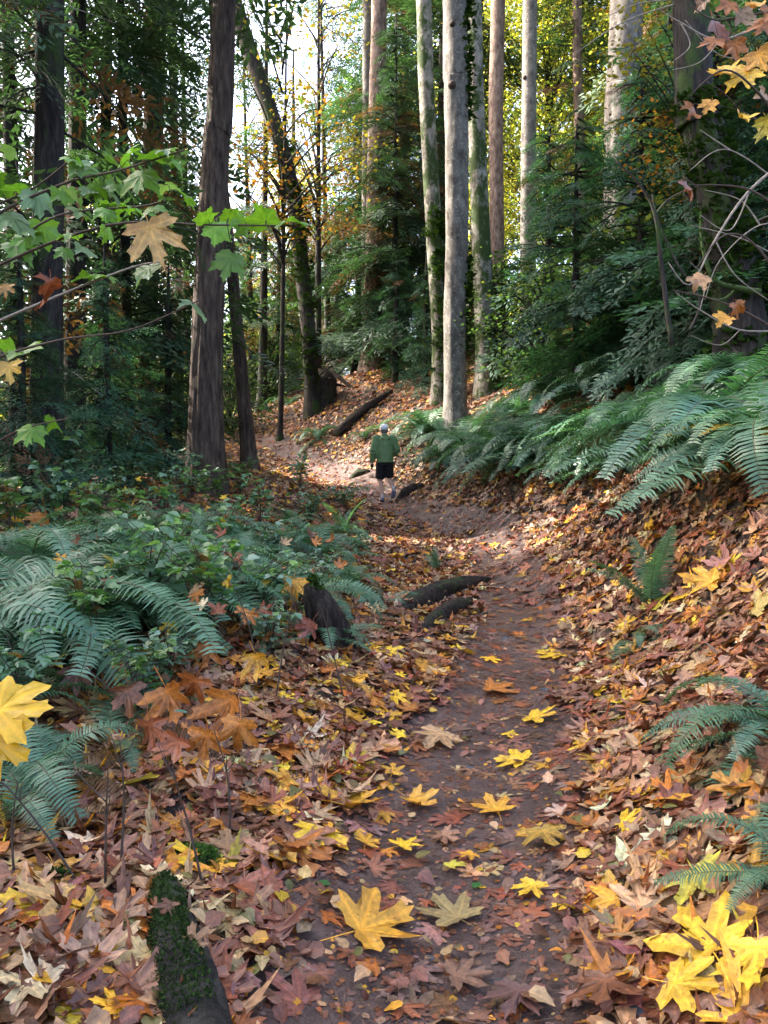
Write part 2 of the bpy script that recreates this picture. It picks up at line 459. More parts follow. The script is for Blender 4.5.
def oval(seed, teeth=True, w=.36, fold=.2, droop=.2):
    r_ = np.random.default_rng(seed); ny = 6
    t = np.linspace(0, 1, ny + 1); half = w * np.sin(np.pi * np.clip(t * 1.0, 0, 1) ** .72) * (1 - .15 * t)
    z = -droop * t ** 2
    V = []; E = []
    for s in (-1, 0, 1):
        for i in range(ny + 1):
            jj = (1 + (.16 if (i % 2) else -.08)) if teeth else 1
            V.append((s * half[i] * jj, t[i], z[i] + fold * half[i] * abs(s) - .0)); E.append(abs(s) * half[i])
    V = np.array(V); n = ny + 1; T = []
    for s in (0, 1):
        for i in range(ny):
            a = s * n + i; T += [(a, a + n, a + n + 1), (a, a + n + 1, a + 1)]
    return V, np.array(T), np.array(E)
def scatter(mb, tmpl, pos, Rm, sc, col, jitter=.08, r_=rng, stalkcol=None):
    """many copies of one template: pos (k,3), Rm (k,3,3), sc (k,), col (k,3)"""
    V, T, E = tmpl; k = len(pos)
    if k == 0: return
    P = np.einsum('kij,nj->kni', Rm, V) * np.asarray(sc)[:, None, None] + np.asarray(pos)[:, None]
    n = len(V)
    F = (T[None] + (np.arange(k) * n)[:, None, None]).reshape(-1, T.shape[1])
    C = np.repeat(np.asarray(col), n, 0)
    mb.add(P.reshape(-1, 3), F, C, np.tile(E, k))
def frames(nrm, yaw, tilt=None, r_=rng):
    """rotation matrices with z along the (tilted) normals and a yaw about it"""
    k = len(nrm); z = nrm.copy()
    if tilt is not None:
        z = z + r_.normal(0, 1, (k, 3)) * np.asarray(tilt)[:, None]
    z /= np.linalg.norm(z, axis=1)[:, None]
    a = np.c_[np.cos(yaw), np.sin(yaw), np.zeros(k)]
    x = a - z * (a * z).sum(1)[:, None]; x /= np.linalg.norm(x, axis=1)[:, None]
    y = np.cross(z, x)
    return np.stack([x, y, z], -1)

# ------------------------------------------------------------------ the ground and the path
def axis(lo, hi, f):
    out = [0.0]; 
    while out[-1] < hi: out.append(out[-1] + f(out[-1]))
    neg = [0.0]
    while neg[-1] > lo: neg.append(neg[-1] - f(-neg[-1]))
    return np.array(neg[:0:-1] + out)
gx = axis(-140, 140, lambda a: .035 + .004 * a + (.05 * max(0, a - 8)))
gy = axis(-8, 170, lambda a: .035 + .009 * a + .03 * max(0, a - 30))
GX, GY = np.meshgrid(gx, gy)
GZ = H(GX.ravel(), GY.ravel())
far = np.clip((np.hypot(GX.ravel(), GY.ravel()) - 70) / 60, 0, 1)
GZ = GZ * (1 - far) + far * np.clip(GZ, -5, 16)
GV = np.c_[GX.ravel(), GY.ravel(), GZ]
nx, ny = len(gx), len(gy)
ii = (np.arange(ny - 1)[:, None] * nx + np.arange(nx - 1)[None]).ravel()
Q = np.stack([ii, ii + 1, ii + nx + 1, ii + nx], -1)
cx, cy = GV[Q, 0].mean(1), GV[Q, 1].mean(1)
onp = path_dist(cx, cy) < path_half(cx, cy)
for nm, msk, mt in (('ground', ~onp, 'soil'), ('path', onp, 'mud')):
    q = Q[msk]; u, inv = np.unique(q, return_inverse=True)
    mb = MB(); mb.add(GV[u], inv.reshape(-1, 4)); tag(mb.build(nm, M[mt]), kind='structure')
# ------------------------------------------------------------------ trees
def conifer_bough(seed, L=1.0, dens=1.0, droop=.45, rise=.1):
    """a flat drooping bough along +Y: verts, tris, colour weight"""
    r_ = np.random.default_rng(seed); V = []; T = []; E = []
    def sprig(p, d, nrm, l, w, e):
        s = np.cross(d, nrm); k = len(V)
        V.extend([p, p + d * l * .45 + s * w, p + d * l, p + d * l * .45 - s * w]); T.extend([(k, k + 1, k + 2), (k, k + 2, k + 3)]); E.extend([e] * 4)
    axis_p = lambda t: np.array((.06 * math.sin(t * 3 + seed), t * L, L * (rise * t - droop * t * t)))
    nside = int(15 * dens)
    for s in (-1, 1):
        for i in range(nside):
            t = .14 + .84 * (i + r_.uniform(0, .8)) / nside
            p = axis_p(t); l = L * (.42 * (1 - t) ** .8 + .10) * r_.uniform(.7, 1.15)
            a = r_.uniform(.75, 1.1) * s
            d0 = np.array((math.sin(a), math.cos(a), -r_.uniform(.1, .5))); d0 /= np.linalg.norm(d0)
            m = max(4, int(l / .045 * dens * .55))
            nrm = np.array((0, .25, 1.)) + r_.normal(0, .25, 3)
            e = r_.uniform(0, 1)
            for q in range(m):
                u = (q + .5) / m
                pp = p + d0 * l * u + np.array((0, 0, -.25 * l * u * u))
                for s2 in (-1, 1):
                    d = d0 + s2 * .9 * np.cross(d0, nrm) / np.linalg.norm(nrm) + r_.normal(0, .15, 3); d /= np.linalg.norm(d)
                    n2 = nrm - d * (d @ nrm); n2 /= np.linalg.norm(n2)
                    sprig(pp, d, n2, .15 * r_.uniform(.7, 1.3) * (1.15 - .5 * u), .022, np.clip(e + r_.normal(0, .2), 0, 1))
            dn = d0; n2 = nrm - dn * (dn @ nrm); n2 /= np.linalg.norm(n2)
            sprig(p + d0 * l * .9, dn, n2, .15, .022, e)
    return np.array(V), np.array(T), np.array(E)
BOUGHS = [conifer_bough(11, 1.6, .9, .35, .15), conifer_bough(12, 1.6, .8, .55, .1), conifer_bough(13, 1.6, .85, .2, .0), conifer_bough(14, 1.6, .7, .7, .3)]
def conifer_crown(seed, z0, z1, l0, l1, nb, ca, cb, brown=.06):
    """boughs round a trunk on the z axis, from height z0 to z1, lengths l0 to l1"""
    r_ = np.random.default_rng(seed); mb = MB(); tw = MB()
    zz = z0 + (z1 - z0) * r_.uniform(0, 1, nb) ** .9
    yaw = r_.uniform(0, 6.283, nb); ca, cb = np.array(ca), np.array(cb)
    for i in range(nb):
        f = (zz[i] - z0) / (z1 - z0 + 1e-9)
        l = (l0 + (l1 - l0) * f) * r_.uniform(.4, 1.25)
        V, T, E = BOUGHS[r_.integers(len(BOUGHS))]
        rm = rotm(yaw[i], r_.uniform(-.5, .3), r_.uniform(-.45, .45))
        sc = l / 1.6
        # finer sprigs stay about the same size whatever the bough length
        W = V * sc
        W = W @ rm.T + np.array((0, 0, zz[i]))
        base = np.array((.13, .06, .03)) if r_.random() < brown else ca + (cb - ca) * r_.uniform(0, .6)
        C = base[None] * (.75 + .6 * E[:, None]) if base[0] > .12 else (base + (cb - ca) * .5 * E[:, None])
        mb.add(W, T, C)
        tip = np.array((0, l, l * (.1 - .4))) @ rm.T
        mid = np.array((0, l * .5, l * (.05 - .1))) @ rm.T
        o = np.array((0, 0, zz[i]))
        tube(tw, spline([o, o + mid, o + tip * .9], 6), np.linspace(.022, .004, 7)[:len(spline([o, o + mid, o + tip * .9], 6))], 5)
    return mb, tw
class Crown:
    """a crown model: foliage and limbs built once, later trees copy the two objects"""
    def __init__(s, mb, tw, fm, bm): s.mb, s.tw, s.fm, s.bm, s.o = mb, tw, fm, bm, None
    def put(s, parent, loc, rz, sc=(1, 1, 1)):
        if s.o is None:
            a = s.mb.build('crown', s.fm, parent, smooth=False); b = s.tw.build('limbs', s.bm, parent) if s.tw.v else None
            s.o = (a, b)
        else:
            a = s.o[0].copy(); b = s.o[1].copy() if s.o[1] else None
            for q in (a, b):
                if q: COL.objects.link(q); q.parent = parent
        for q in (a, b):
            if q: q.location = loc; q.rotation_euler = (0, 0, rz); q.scale = sc
DK, MD = (.030, .062, .036), (.075, .13, .065)
CROWNS = {
    'low': Crown(*conifer_crown(21, .6, 13, 2.9, 2.2, 110, DK, MD), M['needle'], M['bark_dark']),
    'mid': Crown(*conifer_crown(22, 3.0, 19, 2.8, 2.4, 125, DK, MD, .1), M['needle'], M['bark_dark']),
    'high': Crown(*conifer_crown(23, 10, 27, 3.8, 1.4, 170, DK, MD), M['needle'], M['bark_dark']),
    'young': Crown(*conifer_crown(24, .3, 5.2, 1.8, .4, 100, (.026, .070, .040), (.07, .15, .085), .03), M['needle'], M['bark_dark']),
    'dense': Crown(*conifer_crown(25, .5, 9.5, 2.4, .5, 200, (.028, .060, .040), (.065, .115, .06), .14), M['needle'], M['bark_dark']),
    'sparse': Crown(*conifer_crown(26, 2.0, 15, 2.2, 1.6, 60, DK, MD, .25), M['needle'], M['bark_dark']),
}
def broad_crown(seed, z0, z1, rad, ncl, per, cols, leaf=.13, clump=.55):
    r_ = np.random.default_rng(seed); mb, tw = MB(), MB(); cols = np.array(cols)
    q = (np.array([(0, 0, 0), (.42, .5, -.06), (0, 1, 0), (-.42, .5, -.06), ], float), np.array([(0, 1, 2), (0, 2, 3)]), np.zeros(4))
    for c in range(ncl):
        z = z0 + (z1 - z0) * r_.uniform(0, 1); f = (z - z0) / (z1 - z0)
        rr = rad * math.sin(math.pi * (.12 + .8 * f)) * math.sqrt(r_.uniform(.05, 1)); a = r_.uniform(0, 6.283)
        cen = np.array((rr * math.cos(a), rr * math.sin(a), z))
        k = int(per * r_.uniform(.5, 1.4))
        P = cen + r_.normal(0, 1, (k, 3)) * np.array((clump, clump, clump * .45))
        n = np.c_[r_.normal(0, .5, (k, 2)), np.ones(k)]; n /= np.linalg.norm(n, axis=1)[:, None]
        base = cols[r_.integers(len(cols))]
        C = base[None] * r_.uniform(.6, 1.35, (k, 1))
        scatter(mb, q, P, frames(n, r_.uniform(0, 6.28, k)), leaf * r_.uniform(.6, 1.4, k), C)
        st = np.array((0, 0, max(z0 * .7, z - rr * .9)))
        tube(tw, spline([st, (st + cen) / 2 + (0, 0, .3), cen], 6), np.linspace(.04, .006, len(spline([st, (st + cen) / 2, cen], 6))), 5)
    return mb, tw
YL, YG, GR = (.46, .40, .10), (.32, .36, .11), (.13, .21, .07)
CROWNS['yellow'] = Crown(*broad_crown(31, 4, 21, 4.2, 190, 130, [YL, YG, YG, (.32, .22, .05), GR], .13, .75), M['broad'], M['bark_dark'])
CROWNS['lime'] = Crown(*broad_crown(32, 3, 20, 4.0, 190, 130, [YG, YG, YL, YL, (.22, .30, .10)], .125, .75), M['broad'], M['bark_dark'])
CROWNS['rust'] = Crown(*broad_crown(33, 6, 16, 3.0, 40, 60, [(.22, .10, .03), (.12, .11, .03), (.10, .08, .03)], .13, .6), M['broad'], M['bark_dark'])
CROWNS['under'] = Crown(*broad_crown(34, .2, 2.6, 1.6, 60, 60, [(.05, .10, .045), (.04, .08, .04), (.035, .07, .035), (.05, .09, .05), (.08, .10, .04)], .09, .35), M['broad'], M['bark_dark'])

def trunk_tree(label, cat, base, Y, line, d0, d1, mat, top=24, crown=None, name='conifer_tree', group=None, rough=.05, flare=.45, crown_sc=(1, 1, 1), crown_dz=0, sides=22, furrow=0.0, seed=None):
    """base: pixel column of the foot; line: pixels up the trunk at depth Y; d0, d1: widths in pixels at the foot and at the last point"""
    seed = seed if seed is not None else int(base * 7 + Y * 13) % 997
    bx = at(base, 500, Y)[0]; bz = Hs(bx, Y)
    P = [np.array((bx, Y, bz - .35)), np.array((bx, Y, bz + .02))]
    for l in line:
        P.append(np.array((at(l[0], 480, Y)[0], Y, bz - l[1])) if l[1] < 0 else at(l[0], l[1], Y))
    a, b = P[-2], P[-1]
    if top > P[-1][2] - bz + .5:
        d = (b - a) / np.linalg.norm(b - a); d = d * .6 + np.array((0, 0, .4)); d /= np.linalg.norm(d)
        P.append(b + d * (top - (b[2] - bz)) / d[2])
    C = spline(P, 130 if sides > 30 else 70)
    h = np.clip((C[:, 2] - bz) / max(1e-3, b[2] - bz), -.1, 9)
    r0, r1 = d0 * Y / F_PX / 2, d1 * Y / F_PX / 2
    r = np.where(h < 1, r0 + (r1 - r0) * np.clip(h, 0, 1), r1 * np.clip(1 - .8 * (C[:, 2] - b[2]) / max(.1, C[-1, 2] - b[2]), .05, 1))
    r = r * (1 + .0 * h)
    r = r * (1 + flare * np.exp(-np.clip(C[:, 2] - bz, 0, 9) / (r0 * 2.2 + .05)))
    root = np.array((bx, Y, bz))
    t = thing(name, label, cat, root, 0, group)
    mb = MB(); tube(mb, C - root, r, sides, rough=rough, seed=seed, nz_scale=(1.6, 1.2), furrow=furrow)
    mb.build('trunk', M[mat], t)
    if crown:
        top_xy = C[np.argmin(abs(C[:, 2] - bz - 10))] - root
        CROWNS[crown].put(t, (top_xy[0] * .6, top_xy[1] * .6, crown_dz), (seed * 1.7) % 6.28, crown_sc)
    return t, C, r, root

CON = 'conifers along the trail'
T = {}
T['T1'] = trunk_tree('tall dark conifer trunk standing farthest left, behind the brown hanging leaf', 'conifer', 48, 12, [(47, 300), (50, 0)], 30, 24, 'bark_dark', 24, 'sparse', crown_sc=(1.1, 1.1, 1.2), sides=48, furrow=.2, flare=.3)
T['T2'] = trunk_tree('dark mossy conifer trunk just right of the leftmost dark trunk', 'conifer', 76, 15, [(75, 350), (78, 0)], 22, 15, 'bark_dark', 22, 'sparse', crown_sc=(.9, .9, 1))
T['T3'] = trunk_tree('slim black conifer trunk half hidden by drooping boughs, left of the big furrowed trunk', 'conifer', 101, 18, [(101, 330), (108, 0)], 14, 9, 'bark_dark', 20, 'sparse', crown_sc=(1.1, 1.1, 1.2))
T['T4'] = trunk_tree('dark conifer trunk behind the green maple sprig, left of the big furrowed trunk', 'conifer', 146, 20, [(148, 330), (156, 0)], 16, 20, 'bark_dark', 23, 'sparse', crown_sc=(1.1, 1.1, 1.2))
T['T5'] = trunk_tree('big furrowed brown fir trunk left of the trail, beside a slim leaning trunk', 'conifer', 206, 14, [(206, 400), (210, 280), (216, 140), (224, 0)], 34, 21, 'bark_fir', 27, 'high', rough=.08, sides=64, flare=.3, furrow=.22)
T['T6'] = trunk_tree('slim bare trunk leaning left across the big furrowed fir', 'conifer', 250, 17.5, [(242, 380), (232, 270), (222, 170)], 15, 10, 'bark_fir', 12, None, name='leaning_tree')
T['T7'] = trunk_tree('dark crooked trunk bending up to the left beyond the bend of the trail', 'tree', 313, 26, [(309, 340), (302, 270), (292, 190), (268, 105), (238, 15)], 14, 16, 'bark_dark', 15, None, name='crooked_tree')
T['T8'] = trunk_tree('tall reddish conifer behind the dense young conifer at mid picture', 'conifer', 373, 29, [(374, 300), (377, 100), (379, 0)], 20, 15, 'bark_red', 28, 'high', crown_sc=(.8, .8, .5), crown_dz=12)
T['T9'] = trunk_tree('pale grey trunk with ivy and moss up its foot, left of the thickest pale trunk', 'maple', 441, 21.5, [(440, 330), (434, 230), (427, 100), (424, 0)], 17, 15, 'bark_ivy', 24, None, name='maple_tree')
T['T10'] = trunk_tree('thickest pale grey trunk with a knot, rising out of the ferns beside the trail', 'maple', 455, 19.5, [(455, 330), (457, 200), (456, 90), (455, 0)], 21, 24, 'bark_grey', 25, None, name='maple_tree', rough=.09, sides=40)
T['T11'] = trunk_tree('slim pale grey trunk with a mossy foot, right of the thickest pale trunk', 'maple', 487, 21, [(484, 300), (478, 160), (474, 0)], 21, 15, 'bark_ivy', 24, None, name='maple_tree')
T['T12'] = trunk_tree('rough reddish conifer trunk standing behind the slim pale trunks', 'conifer', 497, 27, [(497, 250), (496, 100), (498, 0)], 14, 14, 'bark_red', 27, 'high', crown_sc=(.8, .8, .6), crown_dz=9)
T['T13'] = trunk_tree('straight smooth pale trunk standing alone before the yellow foliage', 'alder', 527, 25, [(528, 250), (529, 100), (530, 0)], 16, 14, 'bark_grey', 26, None, name='alder_tree')
T['T14'] = trunk_tree('narrow dark conifer stem before the yellow foliage, right of the lone pale trunk', 'conifer', 581, 28, [(580, 170), (577, 0)], 12, 9, 'bark_red', 24, 'sparse')
T['T15'] = trunk_tree('broad pale scaly conifer trunk behind the dark boughs on the right bank', 'conifer', 620, 20, [(620, 230), (622, 100), (627, 0)], 34, 32, 'bark_grey', 27, 'high', crown_sc=(.8, .8, .6), crown_dz=8)
T['T16'] = trunk_tree('massive dark mossy trunk leaning left on the right bank above the large ferns', 'maple', 742, 10.5, [(736, 290), (722, 200), (700, 110), (690, 0)], 44, 31, 'bark_dark', 20, None, name='maple_tree', rough=.12, sides=56, furrow=.2)
T['T17'] = trunk_tree('pale grey trunk stub showing behind the bare twigs on the right bank', 'tree', 698, 13, [(697, 250), (692, 150)], 22, 18, 'bark_grey', 13, None, name='conifer_tree')
T['T18'] = trunk_tree('thin pale birch-like stem in the bright gap left of the big furrowed fir', 'tree', 178, 24, [(178, 330), (176, 200)], 9, 7, 'bark_ivy', 18, 'sparse', name='sapling_tree')
T['T19'] = trunk_tree('thin dark stem in the bright gap beside a pale one, left of the furrowed fir', 'tree', 188, 26, [(187, 330), (185, 200)], 7, 6, 'bark_dark', 16, None, name='sapling_tree')
T['T20'] = trunk_tree('dark conifer trunk with a pale lit edge beyond the fallen log', 'conifer', 366, 31, [(367, 300), (368, 0)], 12, 10, 'bark_grey', 22, 'sparse')

# moss and knots on the pale maples
def moss_tuft(mb, P, Nr, k, size, r_, cols=((.012, .03, .006), (.05, .10, .02))):
    a, b = np.array(cols)
    q = (np.array([(-.5, 0, 0), (.5, 0, 0), (0, 1, .1)], float), np.array([(0, 1, 2)]), np.ones(3))
    i = r_.integers(0, len(P), k)
    n = Nr[i] + r_.normal(0, .5, (k, 3)); n /= np.linalg.norm(n, axis=1)[:, None]
    up = np.stack([np.cross(n, np.array((.3, .2, 1.))), np.zeros((k, 3)), n], -1)
    x = up[:, :, 0] / (np.linalg.norm(up[:, :, 0], axis=1)[:, None] + 1e-9)
    Rm = np.stack([x, n, np.cross(x, n)], -1)
    C = a + (b - a) * r_.uniform(0, 1, (k, 1))
    scatter(mb, q, P[i] + r_.normal(0, size * .65, (k, 3)) * (1, 1, .6), Rm, size * r_.uniform(.5, 1.5, k), C)
def trunk_moss(key, side, f0, f1, k, size, name='moss_strip', seed=1, spread=.5):
    t, C, r, root = T[key]; r_ = np.random.default_rng(seed)
    m = 400; z = r_.uniform(f0, f1, m)
    zi = np.interp(z, C[:, 2], np.arange(len(C)))
    c = np.array([np.interp(zi, np.arange(len(C)), C[:, k_]) for k_ in range(3)]).T
    rr = np.interp(zi, np.arange(len(C)), r)
    keep = vnoise(z * 1.7, z * 0 + seed, seed) > .28; c, rr = c[keep], rr[keep]
    a = side + r_.normal(0, spread, len(c))
    N = np.c_[np.cos(a), np.sin(a), 0 * a]
    mb = MB(); moss_tuft(mb, c + N * rr[:, None] * .98 - root, N, k, size, r_)
    mb.build(name, M['moss'], t, smooth=False)
trunk_moss('T10', -.15, 4, 14, 900, .11, seed=3, spread=.3)
trunk_moss('T9', -.6, 1.5, 8.5, 1500, .13, 'ivy', seed=4, spread=.8)
trunk_moss('T11', -.4, 1.5, 8, 900, .11, seed=5, spread=.7)
trunk_moss('T16', -1.8, 3.0, 9, 2200, .09, seed=6, spread=1.1)
trunk_moss('T7', -1.4, 4, 12, 900, .15, seed=7, spread=1.2)
def knot(key, z, side, s):
    t, C, r, root = T[key]; i = np.argmin(abs(C[:, 2] - z)); N = np.array((math.cos(side), math.sin(side), 0))
    mb = MB(); p = C[i] + N * r[i] * .9 - root
    tube(mb, [p, p + N * s * .5 + (0, 0, -.02), p + N * s * .9 + (0, 0, -.05)], [s * .9, s * .75, s * .35], 10, rough=.15, seed=3)
    mb.build('knot', M['bark_fir'], t)
knot('T10', at(455, 88, 19.5)[2], -2.0, .13); knot('T10', at(455, 28, 19.5)[2], -1.9, .10); knot('T13', at(528, 80, 25)[2], -2.4, .08)
def dead_snags(key, z0, z1, k, l, seed, name='dead_branch', mat='twig_pale', rad=.012):
    t, C, r, root = T[key]; r_ = np.random.default_rng(seed)
    for q in range(k):
        z = r_.uniform(z0, z1); i = np.argmin(abs(C[:, 2] - z)); a = r_.uniform(0, 6.28); ll = l * r_.uniform(.4, 1.2)
        d = np.array((math.cos(a), math.sin(a), r_.uniform(-.4, .3))); p = C[i] - root
        mb = MB(); s = spline([p, p + d * ll * .5 + r_.normal(0, .05, 3), p + d * ll + (0, 0, -.15 * ll)], 8)
        tube(mb, s, np.linspace(rad, .003, len(s)), 5)
        mb.build(name, M[mat], t)
dead_snags('T1', 2, 9, 8, 1.1, 1); dead_snags('T5', 3, 9, 7, 1.0, 2, mat='twig'); dead_snags('T6', 1.5, 6, 5, .25, 3, mat='twig')
dead_snags('T16', 4, 8, 10, 1.3, 4); dead_snags('T12', 3, 12, 8, .7, 5, mat='twig'); dead_snags('T15', 5, 12, 6, .8, 6)

# background trees: each its own trunk and crown
BG = [  # name, crown, px, Y, top, width px, bark, scale, label
    ('conifer_tree', 'dense', 394, 28, 12, 8, 'bark_dark', 1.25, 'dense young conifer clothed to the ground behind the walker'),
    ('conifer_tree', 'dense', 356, 33, 12, 8, 'bark_dark', 1.25, 'dense dull green conifer left of the reddish trunk at mid picture'),
    ('conifer_tree', 'dense', 420, 31, 13, 8, 'bark_dark', 1.2, 'dense dark conifer filling the gap left of the pale maple trunks'),
    ('conifer_tree', 'sparse', 20, 17, 22, 20, 'bark_dark', 1.0, 'dark drooping conifer at the far left behind the leftmost trunk'),
    ('conifer_tree', 'low', 130, 17, 18, 14, 'bark_dark', .95, 'dark conifer with low drooping boughs behind the maple sprig'),
    ('conifer_tree', 'sparse', 262, 30, 18, 10, 'bark_dark', 1.1, 'thin conifer with gappy boughs under the bright sky gap'),
    ('conifer_tree', 'low', 185, 34, 20, 12, 'bark_dark', 1.0, 'conifer far behind the furrowed fir'),
    ('conifer_tree', 'low', -40, 20, 20, 14, 'bark_dark', 1.1, 'dark conifer whose boughs reach in from the left edge'),
    ('conifer_tree', 'mid', 400, 36, 22, 14, 'bark_dark', 1.2, 'tall conifer behind the dense young one at mid picture'),
    ('maple_tree', 'lime', 700, 26, 18, 12, 'bark_dark', .8, 'yellow green maple glimpsed left of the massive trunk'),
    ('maple_tree', 'rust', 690, 12, 9, 5, 'bark_dark', .5, 'slender maple with orange and yellow leaves before the massive trunk'),
    ('maple_tree', 'lime', 120, 46, 18, 10, 'bark_dark', .8, 'far yellow green maple seen through the left conifers'),
    ('conifer_tree', 'dense', 252, 40, 10, 8, 'bark_dark', 1.1, 'dull conifer low in the sky gap right of the furrowed fir'),
    ('conifer_tree', 'dense', 308, 44, 11, 8, 'bark_dark', 1.2, 'dull conifer low in the sky gap beyond the crooked trunk'),
    ('conifer_tree', 'dense', 180, 44, 11, 8, 'bark_dark', 1.1, 'low dull conifer in the bright gap left of the furrowed fir'),
    ('conifer_tree', 'dense', 60, 36, 12, 8, 'bark_dark', 1.3, 'dense conifer low between the leftmost trunks'),
    ('conifer_tree', 'dense', 115, 30, 12, 8, 'bark_dark', 1.1, 'dense conifer low behind the third trunk from the left'),
    ('conifer_tree', 'young', 395, 26, 4, 6, 'bark_dark', .8, 'small conifer behind the walker at the foot of the dense young one'),
    ('conifer_tree', 'young', 425, 24, 4, 6, 'bark_dark', .7, 'small conifer left of the ivy footed pale trunk'),
    ('maple_tree', 'rust', 280, 25, 15, 6, 'bark_dark', 1.0, 'slender maple with thin brown leaves before the crooked trunk'),
    ('conifer_tree', 'young', 712, 12, 5, 6, 'bark_dark', 1.05, 'young conifer veiling the left side of the massive trunk'),
    ('conifer_tree', 'sparse', 330, 37, 20, 8, 'bark_dark', 1.2, 'gappy conifer right of the sky gap'),
    ('maple_tree', 'rust', 318, 30, 16, 8, 'bark_dark', .95, 'small maple with sparse rust brown leaves against the sky gap'),
    ('maple_tree', 'rust', 255, 33, 15, 8, 'bark_dark', .9, 'small maple with brown leaves right of the furrowed fir'),
    ('maple_tree', 'lime', 552, 33, 21, 14, 'bark_dark', 1.0, 'sunlit yellow maple behind the lone pale trunk'),
    ('maple_tree', 'lime', 585, 35, 21, 14, 'bark_dark', 1.05, 'sunlit yellow green maple behind the narrow dark stem'),
    ('maple_tree', 'yellow', 500, 44, 22, 14, 'bark_dark', 1.0, 'yellow maple glowing between the slim pale trunks'),
    ('maple_tree', 'lime', 470, 38, 20, 14, 'bark_dark', .9, 'green and yellow maple behind the thickest pale trunk'),
    ('maple_tree', 'lime', 650, 34, 20, 14, 'bark_dark', .9, 'yellow green maple behind the broad pale scaly trunk'),
    ('maple_tree', 'lime', 625, 30, 20, 14, 'bark_dark', .9, 'sunlit yellow green maple between the narrow dark stem and the scaly trunk'),
    ('maple_tree', 'yellow', 295, 55, 24, 12, 'bark_dark', .8, 'far yellow maple low in the sky gap beyond the bend'),
    ('conifer_tree', 'young', 575, 15.5, 5, 8, 'bark_dark', 1.05, 'young conifer with layered dark boughs above the ferns'),
    ('conifer_tree', 'young', 640, 14, 5, 8, 'bark_dark', 1.1, 'young conifer before the broad pale scaly trunk'),
    ('conifer_tree', 'young', 665, 17, 7, 8, 'bark_dark', 1.35, 'young conifer between the scaly trunk and the massive dark trunk'),
    ('conifer_tree', 'young', 545, 21, 6, 8, 'bark_dark', 1.2, 'young conifer at the foot of the lone pale trunk'),
    ('conifer_tree', 'low', 668, 22, 17, 14, 'bark_dark', .9, 'dark conifer filling the gap left of the massive trunk'),
    ('conifer_tree', 'low', 765, 15, 18, 18, 'bark_dark', .9, 'dark conifer at the right edge behind the massive trunk'),
    ('conifer_tree', 'young', 770, 11.5, 5, 8, 'bark_dark', 1.0, 'young conifer at the right edge beside the massive trunk'),
    ('conifer_tree', 'dense', 730, 20, 10, 8, 'bark_dark', 1.2, 'dense conifer behind the massive trunk'),
    ('conifer_tree', 'young', 110, 13, 4, 8, 'bark_dark', .75, 'small drooping conifer left of the furrowed fir behind the shrubs'),
    ('conifer_tree', 'young', 25, 11, 4, 8, 'bark_dark', .7, 'small drooping conifer at the left edge behind the ferns'),
    ('conifer_tree', 'young', 168, 15.5, 4, 8, 'bark_dark', .65, 'small dull conifer at the foot of the furrowed fir'),
    ('conifer_tree', 'dense', 280, 36, 9, 8, 'bark_dark', .8, 'low conifer thicket tree beyond the bend of the trail'),
    ('conifer_tree', 'dense', 335, 42, 10, 8, 'bark_dark', .9, 'conifer beyond the root wad and the fallen log'),
    ('conifer_tree', 'high', 440, 33, 27, 16, 'bark_dark', 1.0, 'tall dark conifer behind the ivy footed pale trunk'),
    ('conifer_tree', 'mid', 700, 30, 22, 16, 'bark_dark', 1.0, 'tall dark conifer behind the upper right boughs'),
]
for nm, cr, px, Y, top, wpx, bk, sc, lab in BG:
    trunk_tree(lab, 'maple' if 'maple' in nm else 'conifer', px, Y, [(px + rng.uniform(-3, 3), -3.0)], wpx, wpx * .8, bk, top, cr, name=nm,
               group='background trees', crown_sc=(sc, sc, sc), sides=10)
# unseen conifers added outside the picture so their crowns shade the trail
SHADE = [(-19, 30, 'high', 1.1, 'tall shade conifer added unseen, farthest along the left slope'), (-9, 8, 'dense', 2.0, 'bushy shade conifer added unseen just beyond the left edge'), (-12, 2, 'dense', 2.2, 'broad shade conifer added unseen left of the standpoint'), (-14, 13, 'dense', 2.3, 'broad shade conifer added unseen on the slope left of the picture'),
         (-10, -4, 'high', 1.1, 'tall shade conifer added unseen behind the standpoint on the left'), (-18, 7, 'high', 1.1, 'tall shade conifer added unseen on the left slope, second row'), (-19, 16, 'dense', 2.4, 'broad shade conifer added unseen low on the left slope'),
         (-17, -1, 'dense', 2.4, 'broad shade conifer added unseen far left of the standpoint'), (-25, 12, 'high', 1.2, 'tall shade conifer added unseen on the far left slope, third row'), (-24, 4, 'high', 1.2, 'tall shade conifer added unseen far left of the standpoint'),
         (8.5, 7, 'high', 1.0, 'tall shade conifer added unseen beyond the right edge on the bank')]
for k, (x, y, cr, sc, lab) in enumerate(SHADE):
    t = thing('conifer_tree', lab, 'conifer', (x, y, Hs(x, y)), 0, 'added shade trees out of view')
    mb = MB(); tube(mb, spline([(0, 0, -.4), (0, 0, .1), (.1, .1, 12), (.1, 0, 26)], 40), np.linspace(.33, .04, len(spline([(0, 0, -.4), (0, 0, .1), (.1, .1, 12), (.1, 0, 26)], 40))), 14, rough=.06, seed=k)
    mb.build('trunk', M['bark_fir'], t)
    CROWNS[cr].put(t, (0, 0, 0), k * 1.1, (sc, sc, sc))

